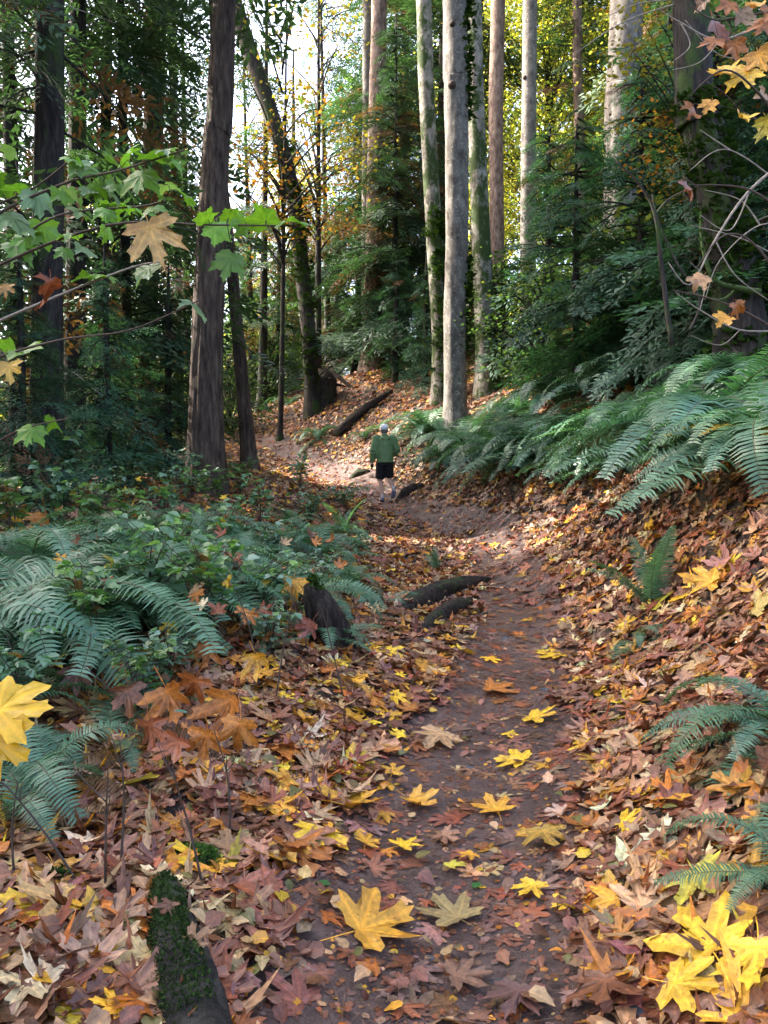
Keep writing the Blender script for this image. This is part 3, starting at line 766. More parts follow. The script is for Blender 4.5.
# far wood that closes the view
def far_wood():
    r_ = np.random.default_rng(5); mb = MB()
    q = (np.array([(0, 0, 0), (.45, .5, -.1), (0, 1, 0), (-.45, .5, -.1)], float), np.array([(0, 1, 2), (0, 2, 3)]), np.zeros(4))
    for k in range(420):
        px = r_.uniform(-260, 1000); Y = r_.uniform(46, 85)
        x = at(px, 500, Y)[0]; g = Hs(x, Y)
        gap = math.exp(-((px - 300) / 75) ** 2)
        hmax = 7 if px < 235 else 5 + 20 * (1 - gap)
        if px > 380: hmax = 26
        z = g + hmax * r_.uniform(0, 1)
        n = 90
        P = np.array((x, Y, z)) + r_.normal(0, 1, (n, 3)) * (1.7, 1.7, 1.1)
        nn = r_.normal(0, 1, (n, 3)); nn /= np.linalg.norm(nn, axis=1)[:, None]
        c = np.array([DK, MD, GR, YG, YL][r_.choice(5, p=[.2, .2, .25, .2, .15])])
        scatter(mb, q, P, frames(nn, r_.uniform(0, 6.28, n)), .5 * r_.uniform(.5, 1.3, n), c[None] * r_.uniform(.6, 1.3, (n, 1)))
    tag(mb.build('distant_wood', M['broad'], smooth=False), 'far mixed wood beyond the nearer trunks, green with yellow patches', 'wood', kind='stuff')
far_wood()

# ------------------------------------------------------------------ ferns
def frond(seed, e0=68, e1=-35, pairs=40, plen=.165, col=((.06, .14, .075), (.12, .225, .125)), side=0.0, curl=0.0):
    """unit long frond leaving the origin towards +Y"""
    r_ = np.random.default_rng(seed); mb = MB()
    m = 26; t = np.linspace(0, 1, m); e = np.radians(e0 + (e1 - e0) * t ** 1.1)
    d = np.c_[side * t, np.cos(e), np.sin(e)]; d /= np.linalg.norm(d, axis=1)[:, None]
    P = np.vstack([(0, 0, 0), np.cumsum(d[:-1] / (m - 1), 0)])
    tube(mb, P, np.linspace(.0065, .0015, m), 4, (.09, .075, .03))
    ca, cb = np.array(col); V, T, C = [], [], []
    for i in range(pairs):
        u = .13 + .86 * (i + .3) / pairs
        p = np.array([np.interp(u, t, P[:, k]) for k in range(3)]); dd = np.array([np.interp(u, t, d[:, k]) for k in range(3)])
        L = plen * (math.sin(math.pi * min(1, .22 + .78 * u) ** 1.0) ** .7 if u < .95 else .35) * r_.uniform(.92, 1.06) + .008
        w = .86 / pairs * .5
        for s in (-1, 1):
            bn = np.cross(dd, np.array((0, 0, 1.))); bn /= np.linalg.norm(bn) + 1e-9
            up = np.cross(bn, dd)
            out = s * bn + dd * r_.uniform(.2, .42) + up * (r_.uniform(-.1, .22) - curl); out /= np.linalg.norm(out)
            k = len(V)
            q = p + out * L
            mid = p + out * L * .5 + up * .01
            V += [p - dd * w * .75, p + dd * w * .75, mid + dd * w * .62, mid - dd * w * .62, q - up * L * .12]
            T += [(k, k + 1, k + 2), (k, k + 2, k + 3), (k + 3, k + 2, k + 4)]
            c = ca + (cb - ca) * r_.uniform(0, 1); C += [c] * 5
    mb.add(np.array(V), np.array(T), np.array(C))
    return mb
FROND = {}
def frond_obj(kind, parent):
    if kind not in FROND:
        spec = dict(
            arch0=dict(seed=1, e0=70, e1=-55, col=((.045, .12, .06), (.10, .20, .10))), arch1=dict(seed=2, e0=58, e1=-50, side=.25), arch2=dict(seed=3, e0=78, e1=-70, side=-.2), arch3=dict(seed=4, e0=45, e1=-45, side=.1, col=((.05, .13, .085), (.12, .24, .16))),
            up0=dict(seed=5, e0=82, e1=40), up1=dict(seed=6, e0=78, e1=25, side=.2), low0=dict(seed=7, e0=28, e1=-12), low1=dict(seed=8, e0=15, e1=-35, side=-.2),
            gold=dict(seed=9, e0=50, e1=-35, col=((.30, .16, .02), (.45, .28, .03))), brown=dict(seed=10, e0=40, e1=-70, col=((.09, .04, .015), (.16, .08, .03)), curl=.3),
            lace0=dict(seed=11, e0=82, e1=-75, pairs=54, plen=.15, col=((.11, .20, .105), (.18, .30, .175))), lace1=dict(seed=12, e0=60, e1=-60, pairs=54, plen=.16, side=.3, col=((.11, .20, .105), (.18, .30, .175))))[kind]
        o = frond(**spec).build('frond', M['fern'], parent, smooth=False); FROND[kind] = o
        return o
    o = FROND[kind].copy(); COL.objects.link(o); o.parent = parent; return o
def fern(label, pos, size, n, kinds, group, seed, arc=(0, 6.283), extra=(), vary=.3, name='sword_fern', cat='fern'):
    r_ = np.random.default_rng(seed); pos = np.asarray(pos)
    t = thing(name, label, cat, (pos[0], pos[1], pos[2] - .02), 0, group)
    nv = normal_at(np.array([pos[0]]), np.array([pos[1]]), .4)[0]
    for i in range(n):
        o = frond_obj(kinds[i % len(kinds)], t)
        a = arc[0] + (arc[1] - arc[0]) * (i + r_.uniform(.1, .9)) / n
        s = size * r_.uniform(1 - vary, 1 + vary * .4)
        tilt = -.45 * (nv[0] * -math.sin(a) + nv[1] * math.cos(a))     # fronds lean down the slope
        o.rotation_euler = (r_.normal(0, .12) + tilt, r_.normal(0, .2), a); o.scale = (s, s, s)
    for kd, a, s in extra:
        o = frond_obj(kd, t); o.rotation_euler = (0, 0, a); o.scale = (s, s, s)
        o['label'] = 'golden withered frond' if kd == 'gold' else 'brown dead frond'
    return t
A4 = ['arch0', 'arch1', 'arch3', 'arch2', 'arch0', 'arch3', 'low0']
RB = 'sword ferns on the right bank'
RIGHT_FERNS = [  # px, py of the crown, size, fronds, label
    (648, 440, 1.30, 30, 'biggest arching sword fern at the middle of the right bank'),
    (712, 445, 1.35, 28, 'large sword fern right of the biggest one, below the massive trunk'),
    (775, 455, 1.10, 26, 'sword fern with golden withered fronds at the right edge'),
    (592, 455, 1.10, 24, 'sword fern just left of the biggest one'),
    (545, 455, 1.25, 24, 'sword fern at the middle of the row spilling towards the trail'),
    (505, 458, 1.25, 22, 'sword fern right of the thickest pale trunk, low by the trail'),
    (470, 452, 1.2, 22, 'sword fern at the foot of the thickest pale trunk'),
    (428, 436, 1.15, 20, 'farthest sword fern of the row, left of the thickest pale trunk'),
    (660, 378, 1.15, 20, 'sword fern on the upper slope above the biggest one'),
    (610, 392, 1.05, 18, 'sword fern on the upper slope below the young conifers'),
    (560, 405, 1.05, 18, 'sword fern on the upper slope right of the mossy footed trunk'),
    (515, 418, 1.0, 16, 'sword fern on the slope between the mossy footed trunk and the young conifer'),
    (725, 365, 1.05, 18, 'sword fern at the foot of the massive dark trunk'),
    (625, 350, 1.1, 18, 'sword fern high on the bank between the young conifers'),
    (700, 345, 1.1, 18, 'sword fern high on the bank left of the massive trunk'),
    (570, 365, 1.1, 18, 'sword fern high on the bank below the lone pale trunk'),
    (530, 372, 1.1, 16, 'sword fern behind the row, right of the mossy footed trunk'),
    (755, 400, 1.1, 20, 'sword fern right of the foot of the massive trunk'),
    (525, 470, .95, 16, 'sword fern low in the row between the walker and the biggest fern'),
    (450, 465, .9, 14, 'small sword fern at the trail edge right of the walker'),
    (685, 455, .8, 14, 'small sword fern tucked under the two largest ferns'),
    (620, 470, .8, 14, 'small sword fern low on the bank in front of the biggest one'),
    (575, 475, .75, 12, 'small sword fern nearest the trail below the row'),
]
for i, (px, py, s, n, lab) in enumerate(RIGHT_FERNS):
    fern(lab, ground_px(px, py, 5), s * 1.42, int(n * 1.7), A4, RB, 100 + i, extra=[('gold', 1.3, 1.0), ('gold', 1.9, .9), ('gold', 2.6, .8), ('brown', 2.2, .7)] if px == 775 else ([('brown', 2.6, .8)] if i % 3 == 0 else []))
LB = 'ferns on the left side of the trail'
LEFT_FERNS = [
    (50, 660, 1.45, 36, ['lace0', 'lace1', 'arch0', 'arch1'], 'big lacy fern at the left edge above the yellow leaves'),
    (-25, 680, 1.45, 26, ['lace0', 'lace1', 'arch2'], 'lacy fern cut by the left edge of the picture'),
    (125, 640, 1.15, 24, ['lace1', 'arch1', 'lace0'], 'lacy fern right of the big one among the salmonberry'),
    (75, 590, 1.3, 22, ['arch0', 'lace1'], 'fern behind the big lacy fern at the left'),
    (215, 585, .95, 18, ['lace1', 'arch1'], 'fern among the salmonberry left of the rotten stump'),
    (262, 585, .85, 16, ['arch0', 'arch1', 'low0'], 'fern just behind and left of the rotten stump'),
    (318, 560, .85, 16, ['arch0', 'arch1', 'low0'], 'fern behind the rotten stump beside the trail'),
    (290, 525, .7, 12, ['arch0', 'arch3'], 'fern in the thicket left of the walker'),
    (345, 535, .65, 12, ['arch0', 'arch3', 'up1'], 'fern at the trail edge just before the walker'),
    (240, 540, .7, 11, ['arch0', 'arch1'], 'fern in the middle of the left thicket'),
    (350, 590, .6, 14, ['arch0', 'arch1', 'arch2'], 'fern hiding the foot of the rotten stump'),
    (318, 640, .5, 14, ['arch0', 'arch1', 'low0'], 'low fern before the rotten stump'),
    (300, 605, .85, 18, ['arch0', 'lace1', 'arch1'], 'fern in front of the rotten stump on its left'),
    (165, 600, 1.2, 24, ['lace0', 'lace1', 'arch0'], 'large fern at the middle of the left thicket'),
    (30, 600, 1.3, 26, ['lace0', 'lace1', 'arch0'], 'tall fern standing behind the big lacy one at the left edge'),
    (225, 620, .7, 16, ['arch1', 'arch0', 'brown'], 'fern with brown fronds left of the stump'),
    (45, 790, .75, 14, ['brown', 'brown', 'arch2'], 'withered brown fern in the dark hollow at the left edge'),
    (20, 830, .55, 12, ['brown', 'arch2', 'brown'], 'withered fern lowest at the left edge behind the bare shoots'),
    (-15, 760, .9, 18, ['arch2', 'brown', 'arch0', 'lace0'], 'fern in deep shade at the left edge below the yellow leaves'),
    (115, 750, .6, 12, ['brown', 'arch1', 'brown'], 'withered fern under the orange hanging leaves'),
    (190, 545, 1.1, 20, ['lace1', 'arch0', 'lace0'], 'feathery fern below the furrowed fir'),
    (255, 560, 1.0, 18, ['lace0', 'arch3', 'lace1'], 'feathery fern in the thicket below the leaning trunk'),
    (120, 560, 1.2, 22, ['lace0', 'lace1', 'arch3'], 'feathery fern between the left edge and the furrowed fir'),
    (315, 545, .9, 16, ['lace1', 'arch3', 'arch0'], 'feathery fern nearest the trail left of the walker'),
    (320, 440, 1.0, 16, ['arch0', 'arch2', 'low1'], 'fern clump hanging on the leafy bank beyond the bend'),
    (290, 405, 1.0, 12, ['arch0', 'arch3'], 'fern beside the root wad beyond the bend'),
    (262, 412, 1.0, 12, ['arch0', 'arch3'], 'pale fern in the bright spot left of the root wad'),
    (365, 440, .8, 9, ['arch0', 'arch2'], 'small fern on the leafy bank above the walker'),
]
for i, (px, py, s, n, kd, lab) in enumerate(LEFT_FERNS):
    fern(lab, ground_px(px, py, 2.2), s, n, kd, LB, 200 + i)
fern('small fern with three upright fronds beside the rotten logs', ground_px(437, 572), .42, 5, ['up0', 'up1'], None, 301)
fern('small fern leaning over the hollow end of the rotten log', ground_px(385, 603), .42, 7, ['low0', 'arch1', 'arch3'], None, 302)
fern('small dark green fern standing upright in the leaves on the right slope', ground_px(652, 608), .78, 8, ['up0', 'up1', 'up0'], None, 303, vary=.2)
fern('small drooping fern just below the upright one on the right slope', ground_px(640, 645), .55, 9, ['low1', 'low0', 'arch2'], None, 304, arc=(2.2, 4.2))
fern('near fern at the right edge with pale upper fronds', ground_px(790, 735), .66, 20, ['arch3', 'low0', 'arch0', 'low1'], None, 305, arc=(.2, 5.2))
fern('dark fern at the lower right corner cut by the edge', ground_px(795, 880), .45, 10, ['arch1', 'arch0', 'low0'], None, 306)
fern('small fern low on the left beside the trail leaves', ground_px(255, 655), .35, 6, ['low0', 'arch1'], None, 307)

# ------------------------------------------------------------------ salmonberry and other leafy shrubs on the left
OV = [oval(41), oval(42, True, .42, .12, .35), oval(43, True, .33, .3, .1)]
def shrub_model(seed, h, nst, nl, leaf, ca, cb, spread):
    r_ = np.random.default_rng(seed); st, fo = [], MB(); ca, cb = np.array(ca), np.array(cb)
    for k in range(nst):
        a = r_.uniform(0, 6.28); q = spread * r_.uniform(.3, 1)
        tip = np.array((math.cos(a) * q, math.sin(a) * q, h * r_.uniform(.6, 1.05)))
        S_ = spline([(0, 0, -.05), (tip[0] * .3 + r_.normal(0, .03), tip[1] * .3, tip[2] * .6), tip], 14)
        mb = MB(); tube(mb, S_, np.linspace(.006, .002, len(S_)), 5); st.append(mb)
        for j in range(nl):
            u = r_.uniform(.3, 1); i = int(u * (len(S_) - 1)); p = S_[i]
            b = r_.uniform(0, 6.28); out = np.array((math.cos(b), math.sin(b), r_.uniform(-.1, .5))) * r_.uniform(.04, .12)
            tube(mb, [p, p + out * .6 + (0, 0, .01), p + out], [.0018, .0015, .0012], 4)
            c = ca + (cb - ca) * r_.uniform(0, 1) ** 1.5
            if r_.random() < .07: c = np.array(((.30, .12, .03), (.38, .27, .04), (.20, .09, .04))[r_.integers(3)])
            for w, l in ((0, 1.0), (.95, .8), (-.95, .8)):
                n = np.array([[r_.normal(0, .35), r_.normal(0, .35), 1.0]]); n /= np.linalg.norm(n)
                yw = b + w - math.pi / 2
                scatter(fo, OV[r_.integers(3)], (p + out)[None], frames(n, np.array([yw])), [leaf * l * r_.uniform(.7, 1.2)], (c * r_.uniform(.85, 1.15))[None])
    return st, fo
class Shrub:
    def __init__(s, *a): s.a = a; s.o = None
    def put(s, label, pos, rz, sc, group, name='salmonberry_shrub', cat='shrub'):
        if s.o is None:
            st, fo = shrub_model(*s.a)
            t = thing(name, label, cat, pos, rz, group); t.scale = (sc,) * 3
            for q in st: q.build('stem', M['twig'], t)
            fo.build('foliage', M['shrub'], t); s.o = t
        else: t = dup(s.o, pos, rz, sc, label, group)
        return t
TE1, TE2 = (.12, .22, .12), (.28, .40, .27)
SH = [Shrub(51, .8, 9, 8, .105, TE1, TE2, .45), Shrub(52, .95, 8, 8, .12, (.09, .19, .07), (.24, .34, .13), .5), Shrub(53, .6, 11, 7, .09, TE1, (.28, .38, .30), .5),
      Shrub(54, .85, 8, 8, .105, (.06, .13, .04), (.14, .24, .05), .4)]
SPOTS = [(150, 640, 0, 1.0, 'behind the lacy ferns'), (215, 650, 1, .8, 'above the orange dead leaves'), (255, 620, 2, 1.0, 'just left of the rotten stump'), (180, 585, 1, .9, 'in the middle of the thicket'),
         (225, 560, 0, 1.0, 'right of the thicket middle'), (275, 560, 2, 1.1, 'behind the rotten stump'), (290, 600, 2, .8, 'touching the rotten stump'), (130, 560, 1, 1.0, 'behind the left ferns'),
         (165, 530, 0, 1.2, 'in the far row near the furrowed fir'), (215, 520, 3, 1.1, 'brightest one below the furrowed fir'), (260, 525, 0, 1.1, 'under the slim leaning trunk'), (310, 520, 2, 1.2, 'left of the walker by the trail'),
         (345, 510, 2, 1.1, 'closest to the walker'), (95, 545, 1, 1.0, 'right of the left edge ferns'), (50, 540, 0, 1.1, 'behind the ferns at the left edge'), (15, 560, 1, 1.0, 'cut by the left edge'),
         (110, 610, 2, .9, 'between two lacy ferns'), (60, 510, 0, 1.3, 'at the foot of the leftmost trunk'), (120, 505, 2, 1.4, 'between the leftmost trunks and the furrowed fir'), (240, 495, 3, 1.0, 'with lime leaves at the foot of the leaning trunk'),
         (300, 490, 0, 1.1, 'at the inner edge of the bend'), (190, 500, 2, 1.3, 'around the foot of the furrowed fir'), (330, 575, 2, .7, 'low one right of the rotten stump'), (165, 690, 2, .7, 'low one in front of the lacy ferns'),
         (90, 680, 1, .75, 'nearest one under the big lacy fern'), (320, 600, 2, .8, 'around the top of the rotten stump'), (360, 560, 2, .8, 'at the trail edge above the rotten log'), (20, 740, 0, .7, 'in the dark hollow at the left edge'), (140, 720, 3, .5, 'under the orange hanging leaves'), (270, 650, 2, .6, 'low one left below the rotten stump'), (205, 615, 0, .9, 'above the stump thicket centre')]
for i, (px, py, k, s, where) in enumerate(SPOTS):
    SH[k].put('teal leaved salmonberry shrub ' + where, ground_px(px, py, 2.5), rng.uniform(0, 6.28), s * (.85 if 480 < py < 620 and px > 90 else 1.05), 'salmonberry shrubs left of the trail')
UND = [(500, 375, 22), (545, 350, 19), (600, 340, 18), (650, 330, 16.5), (700, 335, 14), (760, 330, 13), (560, 320, 25), (480, 340, 28), (270, 395, 32), (230, 420, 27),
       (160, 440, 24), (110, 450, 20), (70, 460, 19), (20, 470, 18), (190, 430, 34), (140, 425, 38), (240, 400, 40), (320, 360, 36), (620, 300, 26), (690, 290, 24), (745, 300, 20)]
wh = ['right of the mossy footed trunk', 'below the young conifers', 'above the row of ferns', 'under the scaly trunk', 'left of the massive trunk',
      'right of the massive trunk', 'at the foot of the lone pale trunk', 'behind the slim pale trunks', 'in the bright spot beyond the bend', 'left of the bend', 'behind the furrowed fir', 'between the dark trunks at left', 'behind the leftmost trunks', 'at the left edge of the wood',
      'in the bright gap by the pale stem', 'far left in the bright gap', 'far beyond the leaning trunk', 'beyond the root wad', 'high on the right bank', 'high on the bank behind the bare twigs', 'highest at the right edge']
for i, (px, py, Y) in enumerate(UND):
    x = at(px, py, Y)[0]
    t = thing('understorey_bush', 'dark leafy understorey bush ' + wh[i], 'bush', (x, Y, Hs(x, Y) - .1), 0, 'understorey bushes')
    CROWNS['under'].put(t, (0, 0, 0), i * 1.3, (.8 + .4 * rng.random(),) * 3)

# ------------------------------------------------------------------ dead wood, stump, stone
def log_thing(name, label, P, r, mat, parts=(), seed=1, rough=.12, sides=14, cat='log', squash=1.0, group=None):
    P = np.asarray(P, float); root = P[0].copy()
    t = thing(name, label, cat, root, 0, group); mb = MB(); S_ = spline(P, 24)
    tube(mb, S_ - root, np.interp(np.linspace(0, 1, len(S_)), np.linspace(0, 1, len(r)), r), sides, rough=rough, seed=seed, nz_scale=(2, 3), squash=squash)
    mb.build('bark_log' if False else 'stem', M[mat], t)
    return t, root
def gp(px, py, dz=0, y0=1.5): 
    p = ground_px(px, py, y0); p[2] += dz; return p
log_thing('rotten_log', 'dark rotten log lying across the left edge of the trail', [gp(394, 616, -.03), gp(425, 602, .03), gp(455, 592, .05), gp(490, 580, .01)], [.05, .13, .11, .10, .02], 'wood_rot', seed=2, rough=.38, sides=20)
log_thing('rotten_log', 'short mossy log end in front of the dark rotten log', [gp(416, 634, -.02), gp(445, 617, .03), gp(472, 601, .0)], [.03, .075, .08, .03], 'wood_rot', seed=3, rough=.35, sides=18)
log_thing('trail_log', 'short dark log lying behind the heel of the walker', [gp(397, 501, -.02), gp(410, 494, .04), gp(424, 487, .03)], [.05, .13, .11, .04], 'wood_rot', seed=4, rough=.35)
log_thing('trail_log', 'small dark log in the leaves just left of the walker', [gp(350, 479, -.02), gp(360, 476, .04), gp(370, 473, .0)], [.04, .12, .04], 'wood_rot', seed=8, rough=.35)
a = at(336, 412, 23.5); a[2] = Hs(a[0], 23.5) - .02; b = at(392, 390, 24.5)
log_thing('fallen_log', 'long dark fallen log slanting up the leafy bank beyond the bend', [(a[0], a[1], a[2] + .1), ((a[0] + b[0]) / 2, 24.1, (a[2] + b[2]) / 2 + .15), (b[0], b[1], b[2] - .02)], [.16, .15, .11, .05], 'wood_rot', seed=5, rough=.3, sides=20)
a = at(330, 370, 27.5); b = at(352, 388, 27)
log_thing('fallen_branch', 'dark broken branch leaning beside the root wad', [a, (a + b) / 2, b], [.07, .07, .05], 'wood_rot', seed=6, sides=8, cat='branch')
# root wad
x = at(321, 385, 26.5); rw = thing('root_wad', 'dark upturned root wad beside the crooked trunk beyond the bend', 'root wad', (x[0], 26.5, Hs(x[0], 26.5)))
mb = MB(); tube(mb, spline([(0, 0, -.2), (.05, 0, .5), (.0, .1, 1.0), (-.1, .1, 1.25)], 20), np.interp(np.linspace(0, 1, len(spline([(0, 0, 0)] * 4, 20))), [0, .5, 1], [.45, .42, .12]), 14, rough=.3, seed=9)
mb.build('root_mass', M['wood_rot'], rw)
for k in range(6):
    a_ = k * 1.05; mb = MB(); d = np.array((math.cos(a_), math.sin(a_) * .5, .2 + .3 * (k % 2)))
    tube(mb, spline([(0, 0, .6), np.array((0, 0, .6)) + d * .45, np.array((0, 0, .45)) + d * .8], 8), np.linspace(.09, .02, len(spline([(0, 0, 0)] * 3, 8))), 7, rough=.15, seed=k)
    mb.build('root', M['wood_rot'], rw)
# leaning stump left of the logs
b0 = gp(338, 648, -.1); b1 = at(313, 588, b0[1] - .05)
t, root = log_thing('rotten_stump', 'leaning mossy rotten stump left of the trail logs', [b0, b0 * .6 + b1 * .4 + (0, 0, .04), b0 * .2 + b1 * .8, b1 + (-.05, 0, .03)], [.16, .13, .12, .10, .07, .012], 'wood_rot', seed=11, rough=.55, sides=30, cat='stump', squash=.75)
r_ = np.random.default_rng(3); mb = MB(); PP = spline([b0, b1], 60) - root; moss_tuft(mb, PP[25:] + (0, 0, .07), np.tile((-.3, -.2, 1.), (len(PP[25:]), 1)), 500, .03, r_); mb.build('moss_cap', M['moss'], t, smooth=False)
# mossy stump in the foreground
def blob(mb, c, rad, seed, rough=.25, n=26, m=16):
    th = np.linspace(0, 2 * np.pi, n, endpoint=False); ph = np.linspace(-.5 * np.pi, .5 * np.pi, m)
    X = np.cos(ph)[:, None] * np.cos(th); Yv = np.cos(ph)[:, None] * np.sin(th); Z = np.sin(ph)[:, None] + 0 * th
    k = 1 + rough * 2 * fbm(X * 1.7 + seed + Z, Yv * 1.7 + Z * 1.3, seed, 4)
    V = np.stack([X * k * rad[0], Yv * k * rad[1], Z * k * rad[2]], -1).reshape(-1, 3) + c
    i = np.arange(m - 1)[:, None] * n; j = np.arange(n)[None]; j2 = (j + 1) % n
    mb.add(V, np.stack([i + j, i + j2, i + n + j2, i + n + j], -1).reshape(-1, 4)); return V
l0, l1, l2 = gp(158, 888, .0, 1.2), gp(176, 960, .03, 1.2), gp(205, 1075, .02, 1.0)
st = thing('mossy_log', 'slim dark mossy log end among the leaves in the lower left foreground', 'log', l0)
mb = MB(); SP = spline([l0 + (0, .05, -.03), l1, l2], 40); tube(mb, SP - l0, np.interp(np.linspace(0, 1, len(SP)), [0, .15, .5, 1], [.035, .075, .088, .09]), 40, rough=.3, seed=21, nz_scale=(2.2, 5)); V = mb.v[0]; mb.build('log_wood', M['rock'], st)
mb = MB(); cen = np.array([SP[np.argmin(((SP - l0 - v) ** 2).sum(1))] - l0 for v in V]); N = V - cen; N /= np.linalg.norm(N, axis=1)[:, None] + 1e-9
kk = (N[:, 2] > .0) & (N[:, 0] < .55) & (fbm(V[:, 0] * 8, V[:, 1] * 8, 3) > -.05 - .15 * (N[:, 0] < 0))
moss_tuft(mb, V[kk], N[kk], 6000, .009, np.random.default_rng(8), ((.010, .024, .006), (.05, .09, .02))); mb.build('moss_cap', M['moss'], st, smooth=False)
g = gp(192, 862, 0); st = thing('moss_mound', 'small bright moss mound behind the foreground mossy log', 'moss mound', g)
mb = MB(); V = blob(mb, (0, 0, -.01), (.12, .09, .06), 6, .3); mb.build('mound_soil', M['rock'], st)
mb = MB(); top = V[V[:, 2] > .0]; N = top / np.linalg.norm(top, axis=1)[:, None]; moss_tuft(mb, top, N, 3500, .012, np.random.default_rng(9), ((.03, .07, .012), (.11, .2, .04))); mb.build('moss_cap', M['moss'], st, smooth=False)
g = gp(52, 885, 0); st = thing('moss_mound', 'small dark moss patch behind the yellow leaf at lower left', 'moss mound', g)
mb = MB(); V = blob(mb, (0, 0, -.01), (.06, .05, .04), 7, .3); mb.build('mound_soil', M['rock'], st)
mb = MB(); top = V[V[:, 2] > .0]; N = top / np.linalg.norm(top, axis=1)[:, None]; moss_tuft(mb, top, N, 700, .012, np.random.default_rng(9)); mb.build('moss_cap', M['moss'], st, smooth=False)

for k, (px, py, s, lab) in enumerate([(648, 1010, .06, 'dark grey stone half buried at the lower edge of the trail'), (500, 985, .03, 'small stone trodden into the near trail'), (590, 930, .022, 'pebble at the right edge of the near trail'), (470, 770, .03, 'small stone in the mud in the middle of the trail'), (545, 690, .04, 'stone at the right trail edge in mid distance'), (430, 960, .02, 'pebble below the mottled flat leaf'), (505, 640, .04, 'flat stone on the trail beside the rotten logs')]):
    g = gp(px, py, 0, 1.2); mb = MB(); blob(mb, (0, 0, -s * .12), (s, s * .75, s * .42), k + 3, .3); o = mb.build('stone', M['stone']); o.location = tuple(g); tag(o, lab, 'stone')

# ------------------------------------------------------------------ the walker
def remeshed(mb, name, mat, parent, voxel, smooth_it=6):
    o = mb.build(name + '_draft', mat)
    md = o.modifiers.new('r', 'REMESH'); md.mode = 'VOXEL'; md.voxel_size = voxel
    sm = o.modifiers.new('s', 'SMOOTH'); sm.iterations = smooth_it; sm.factor = .5
    dg = bpy.context.evaluated_depsgraph_get(); dg.update()
    me = bpy.data.meshes.new_from_object(o.evaluated_get(dg)); me.name = name
    bpy.data.objects.remove(o)
    for p in me.polygons: p.use_smooth = True
    me.materials.clear(); me.materials.append(mat)
    q = bpy.data.objects.new(name, me); COL.objects.link(q); q.parent = parent
    return q
def limb(mb, P, r, n=14, squash=1.0): 
    S_ = spline(P, 6 * len(P)); tube(mb, S_, np.interp(np.linspace(0, 1, len(S_)), np.linspace(0, 1, len(r)), r), n, squash=squash)
wp = ground_px(385, 503)
walker = thing('person', 'walker seen from behind in green jacket, black shorts and white cap', 'person', wp, R(12))
hipL, hipR = (-.09, 0, .86), (.09, -.01, .86)
kneeL, ankL = (-.10, .10, .46), (-.06, -.02, .09)
kneeR, ankR = (.12, .14, .50), (.15, -.20, .27)
shL, shR = (-.19, .05, 1.37), (.19, .05, 1.37)
elL, haL = (-.27, .0, 1.09), (-.27, .08, .84)
elR, haR = (.29, .02, 1.12), (.20, .24, 1.0)
b = MB()
limb(b, [(0, 0, .84), (0, .02, 1.1), (0, .06, 1.36)], [.145, .14, .15], squash=.7); limb(b, [(0, .06, 1.36), (0, .08, 1.5), (0, .10, 1.56)], [.07, .055, .05])
blob(b, (0, .11, 1.58), (.075, .095, .115), 2, 0.0); blob(b, (0, .205, 1.565), (.012, .022, .02), 2, 0); blob(b, (-.078, .10, 1.575), (.012, .02, .03), 2, 0); blob(b, (.078, .10, 1.575), (.012, .02, .03), 2, 0)
blob(b, (0, .185, 1.53), (.026, .018, .01), 2, 0)
for h, k, a_ in ((hipL, kneeL, ankL), (hipR, kneeR, ankR)):
    h, k, a_ = map(np.array, (h, k, a_)); cal = k * .62 + a_ * .38 + (0, -.025, 0)
    limb(b, [h, (h + k) / 2, k], [.085, .075, .055]); limb(b, [k, cal, a_], [.054, .056, .036])
FT = [(ankL, (-.07, .17, .03)), (ankR, (.15, -.12, .10))]
for a_, f in FT: limb(b, [a_, (np.array(a_) + f) / 2 + (0, 0, -.03), f], [.037, .04, .03])
for s, e, h in ((shL, elL, haL), (shR, elR, haR)): limb(b, [s, e], [.055, .042]); limb(b, [e, h], [.042, .028])
def hand(mb, h, e, side, g=0.0):
    h, e = np.array(h), np.array(e); d = (h - e) / np.linalg.norm(h - e); sd = np.array((0, 1., 0)) - d * d[1]; sd /= np.linalg.norm(sd); nm = np.cross(d, sd) * side
    limb(mb, [h, h + d * .04, h + d * .085], [.026 + g, .034 + g, .034 + g], squash=.55)
    for k, (o, l) in enumerate(((-.030, .060), (-.010, .075), (.010, .080), (.029, .070))):
        p = h + d * .08 + sd * o; limb(mb, [p, p + d * l * .55 - nm * .008, p + d * l * .8 - nm * .03], [.0095 + g, .009 + g, .007 + g], 8)
    p = h + d * .02 + sd * .03; limb(mb, [p, p + sd * .03 + d * .025, p + sd * .035 + d * .055], [.012 + g, .011 + g, .008 + g], 8)
hand(b, haL, elL, 1); hand(b, haR, elR, -1)
remeshed(b, 'body', M['skin'], walker, .0075, 3)
for sx in (-1, 1):
    e_ = MB(); blob(e_, (sx * .03, .198, 1.59), (.011, .007, .008), 1, 0); e_.build('eye', M['eye'], walker)
j = MB(); limb(j, [(0, -.01, .86), (0, .0, 1.05), (0, .03, 1.25), (0, .06, 1.41)], [.185, .20, .205, .155], squash=.78); limb(j, [(0, .05, 1.40), (0, .075, 1.475)], [.105, .085])
for s, e, h in ((shL, elL, haL), (shR, elR, haR)): limb(j, [np.array(s) * (.8, 1, 1), s, e], [.10, .092, .078]); limb(j, [e, np.array(e) * .12 + np.array(h) * .88], [.077, .058])
limb(j, [(-.09, -.03, 1.40), (0, -.055, 1.37), (.09, -.03, 1.40)], [.05, .06, .05], squash=.8); limb(j, [(0, -.01, .855), (0, -.01, .90)], [.198, .196], squash=.8)
remeshed(j, 'jacket', M['jacket'], walker, .012, 4)
s_ = MB(); limb(s_, [(0, 0, .95), (0, 0, .80)], [.165, .16], squash=.8)
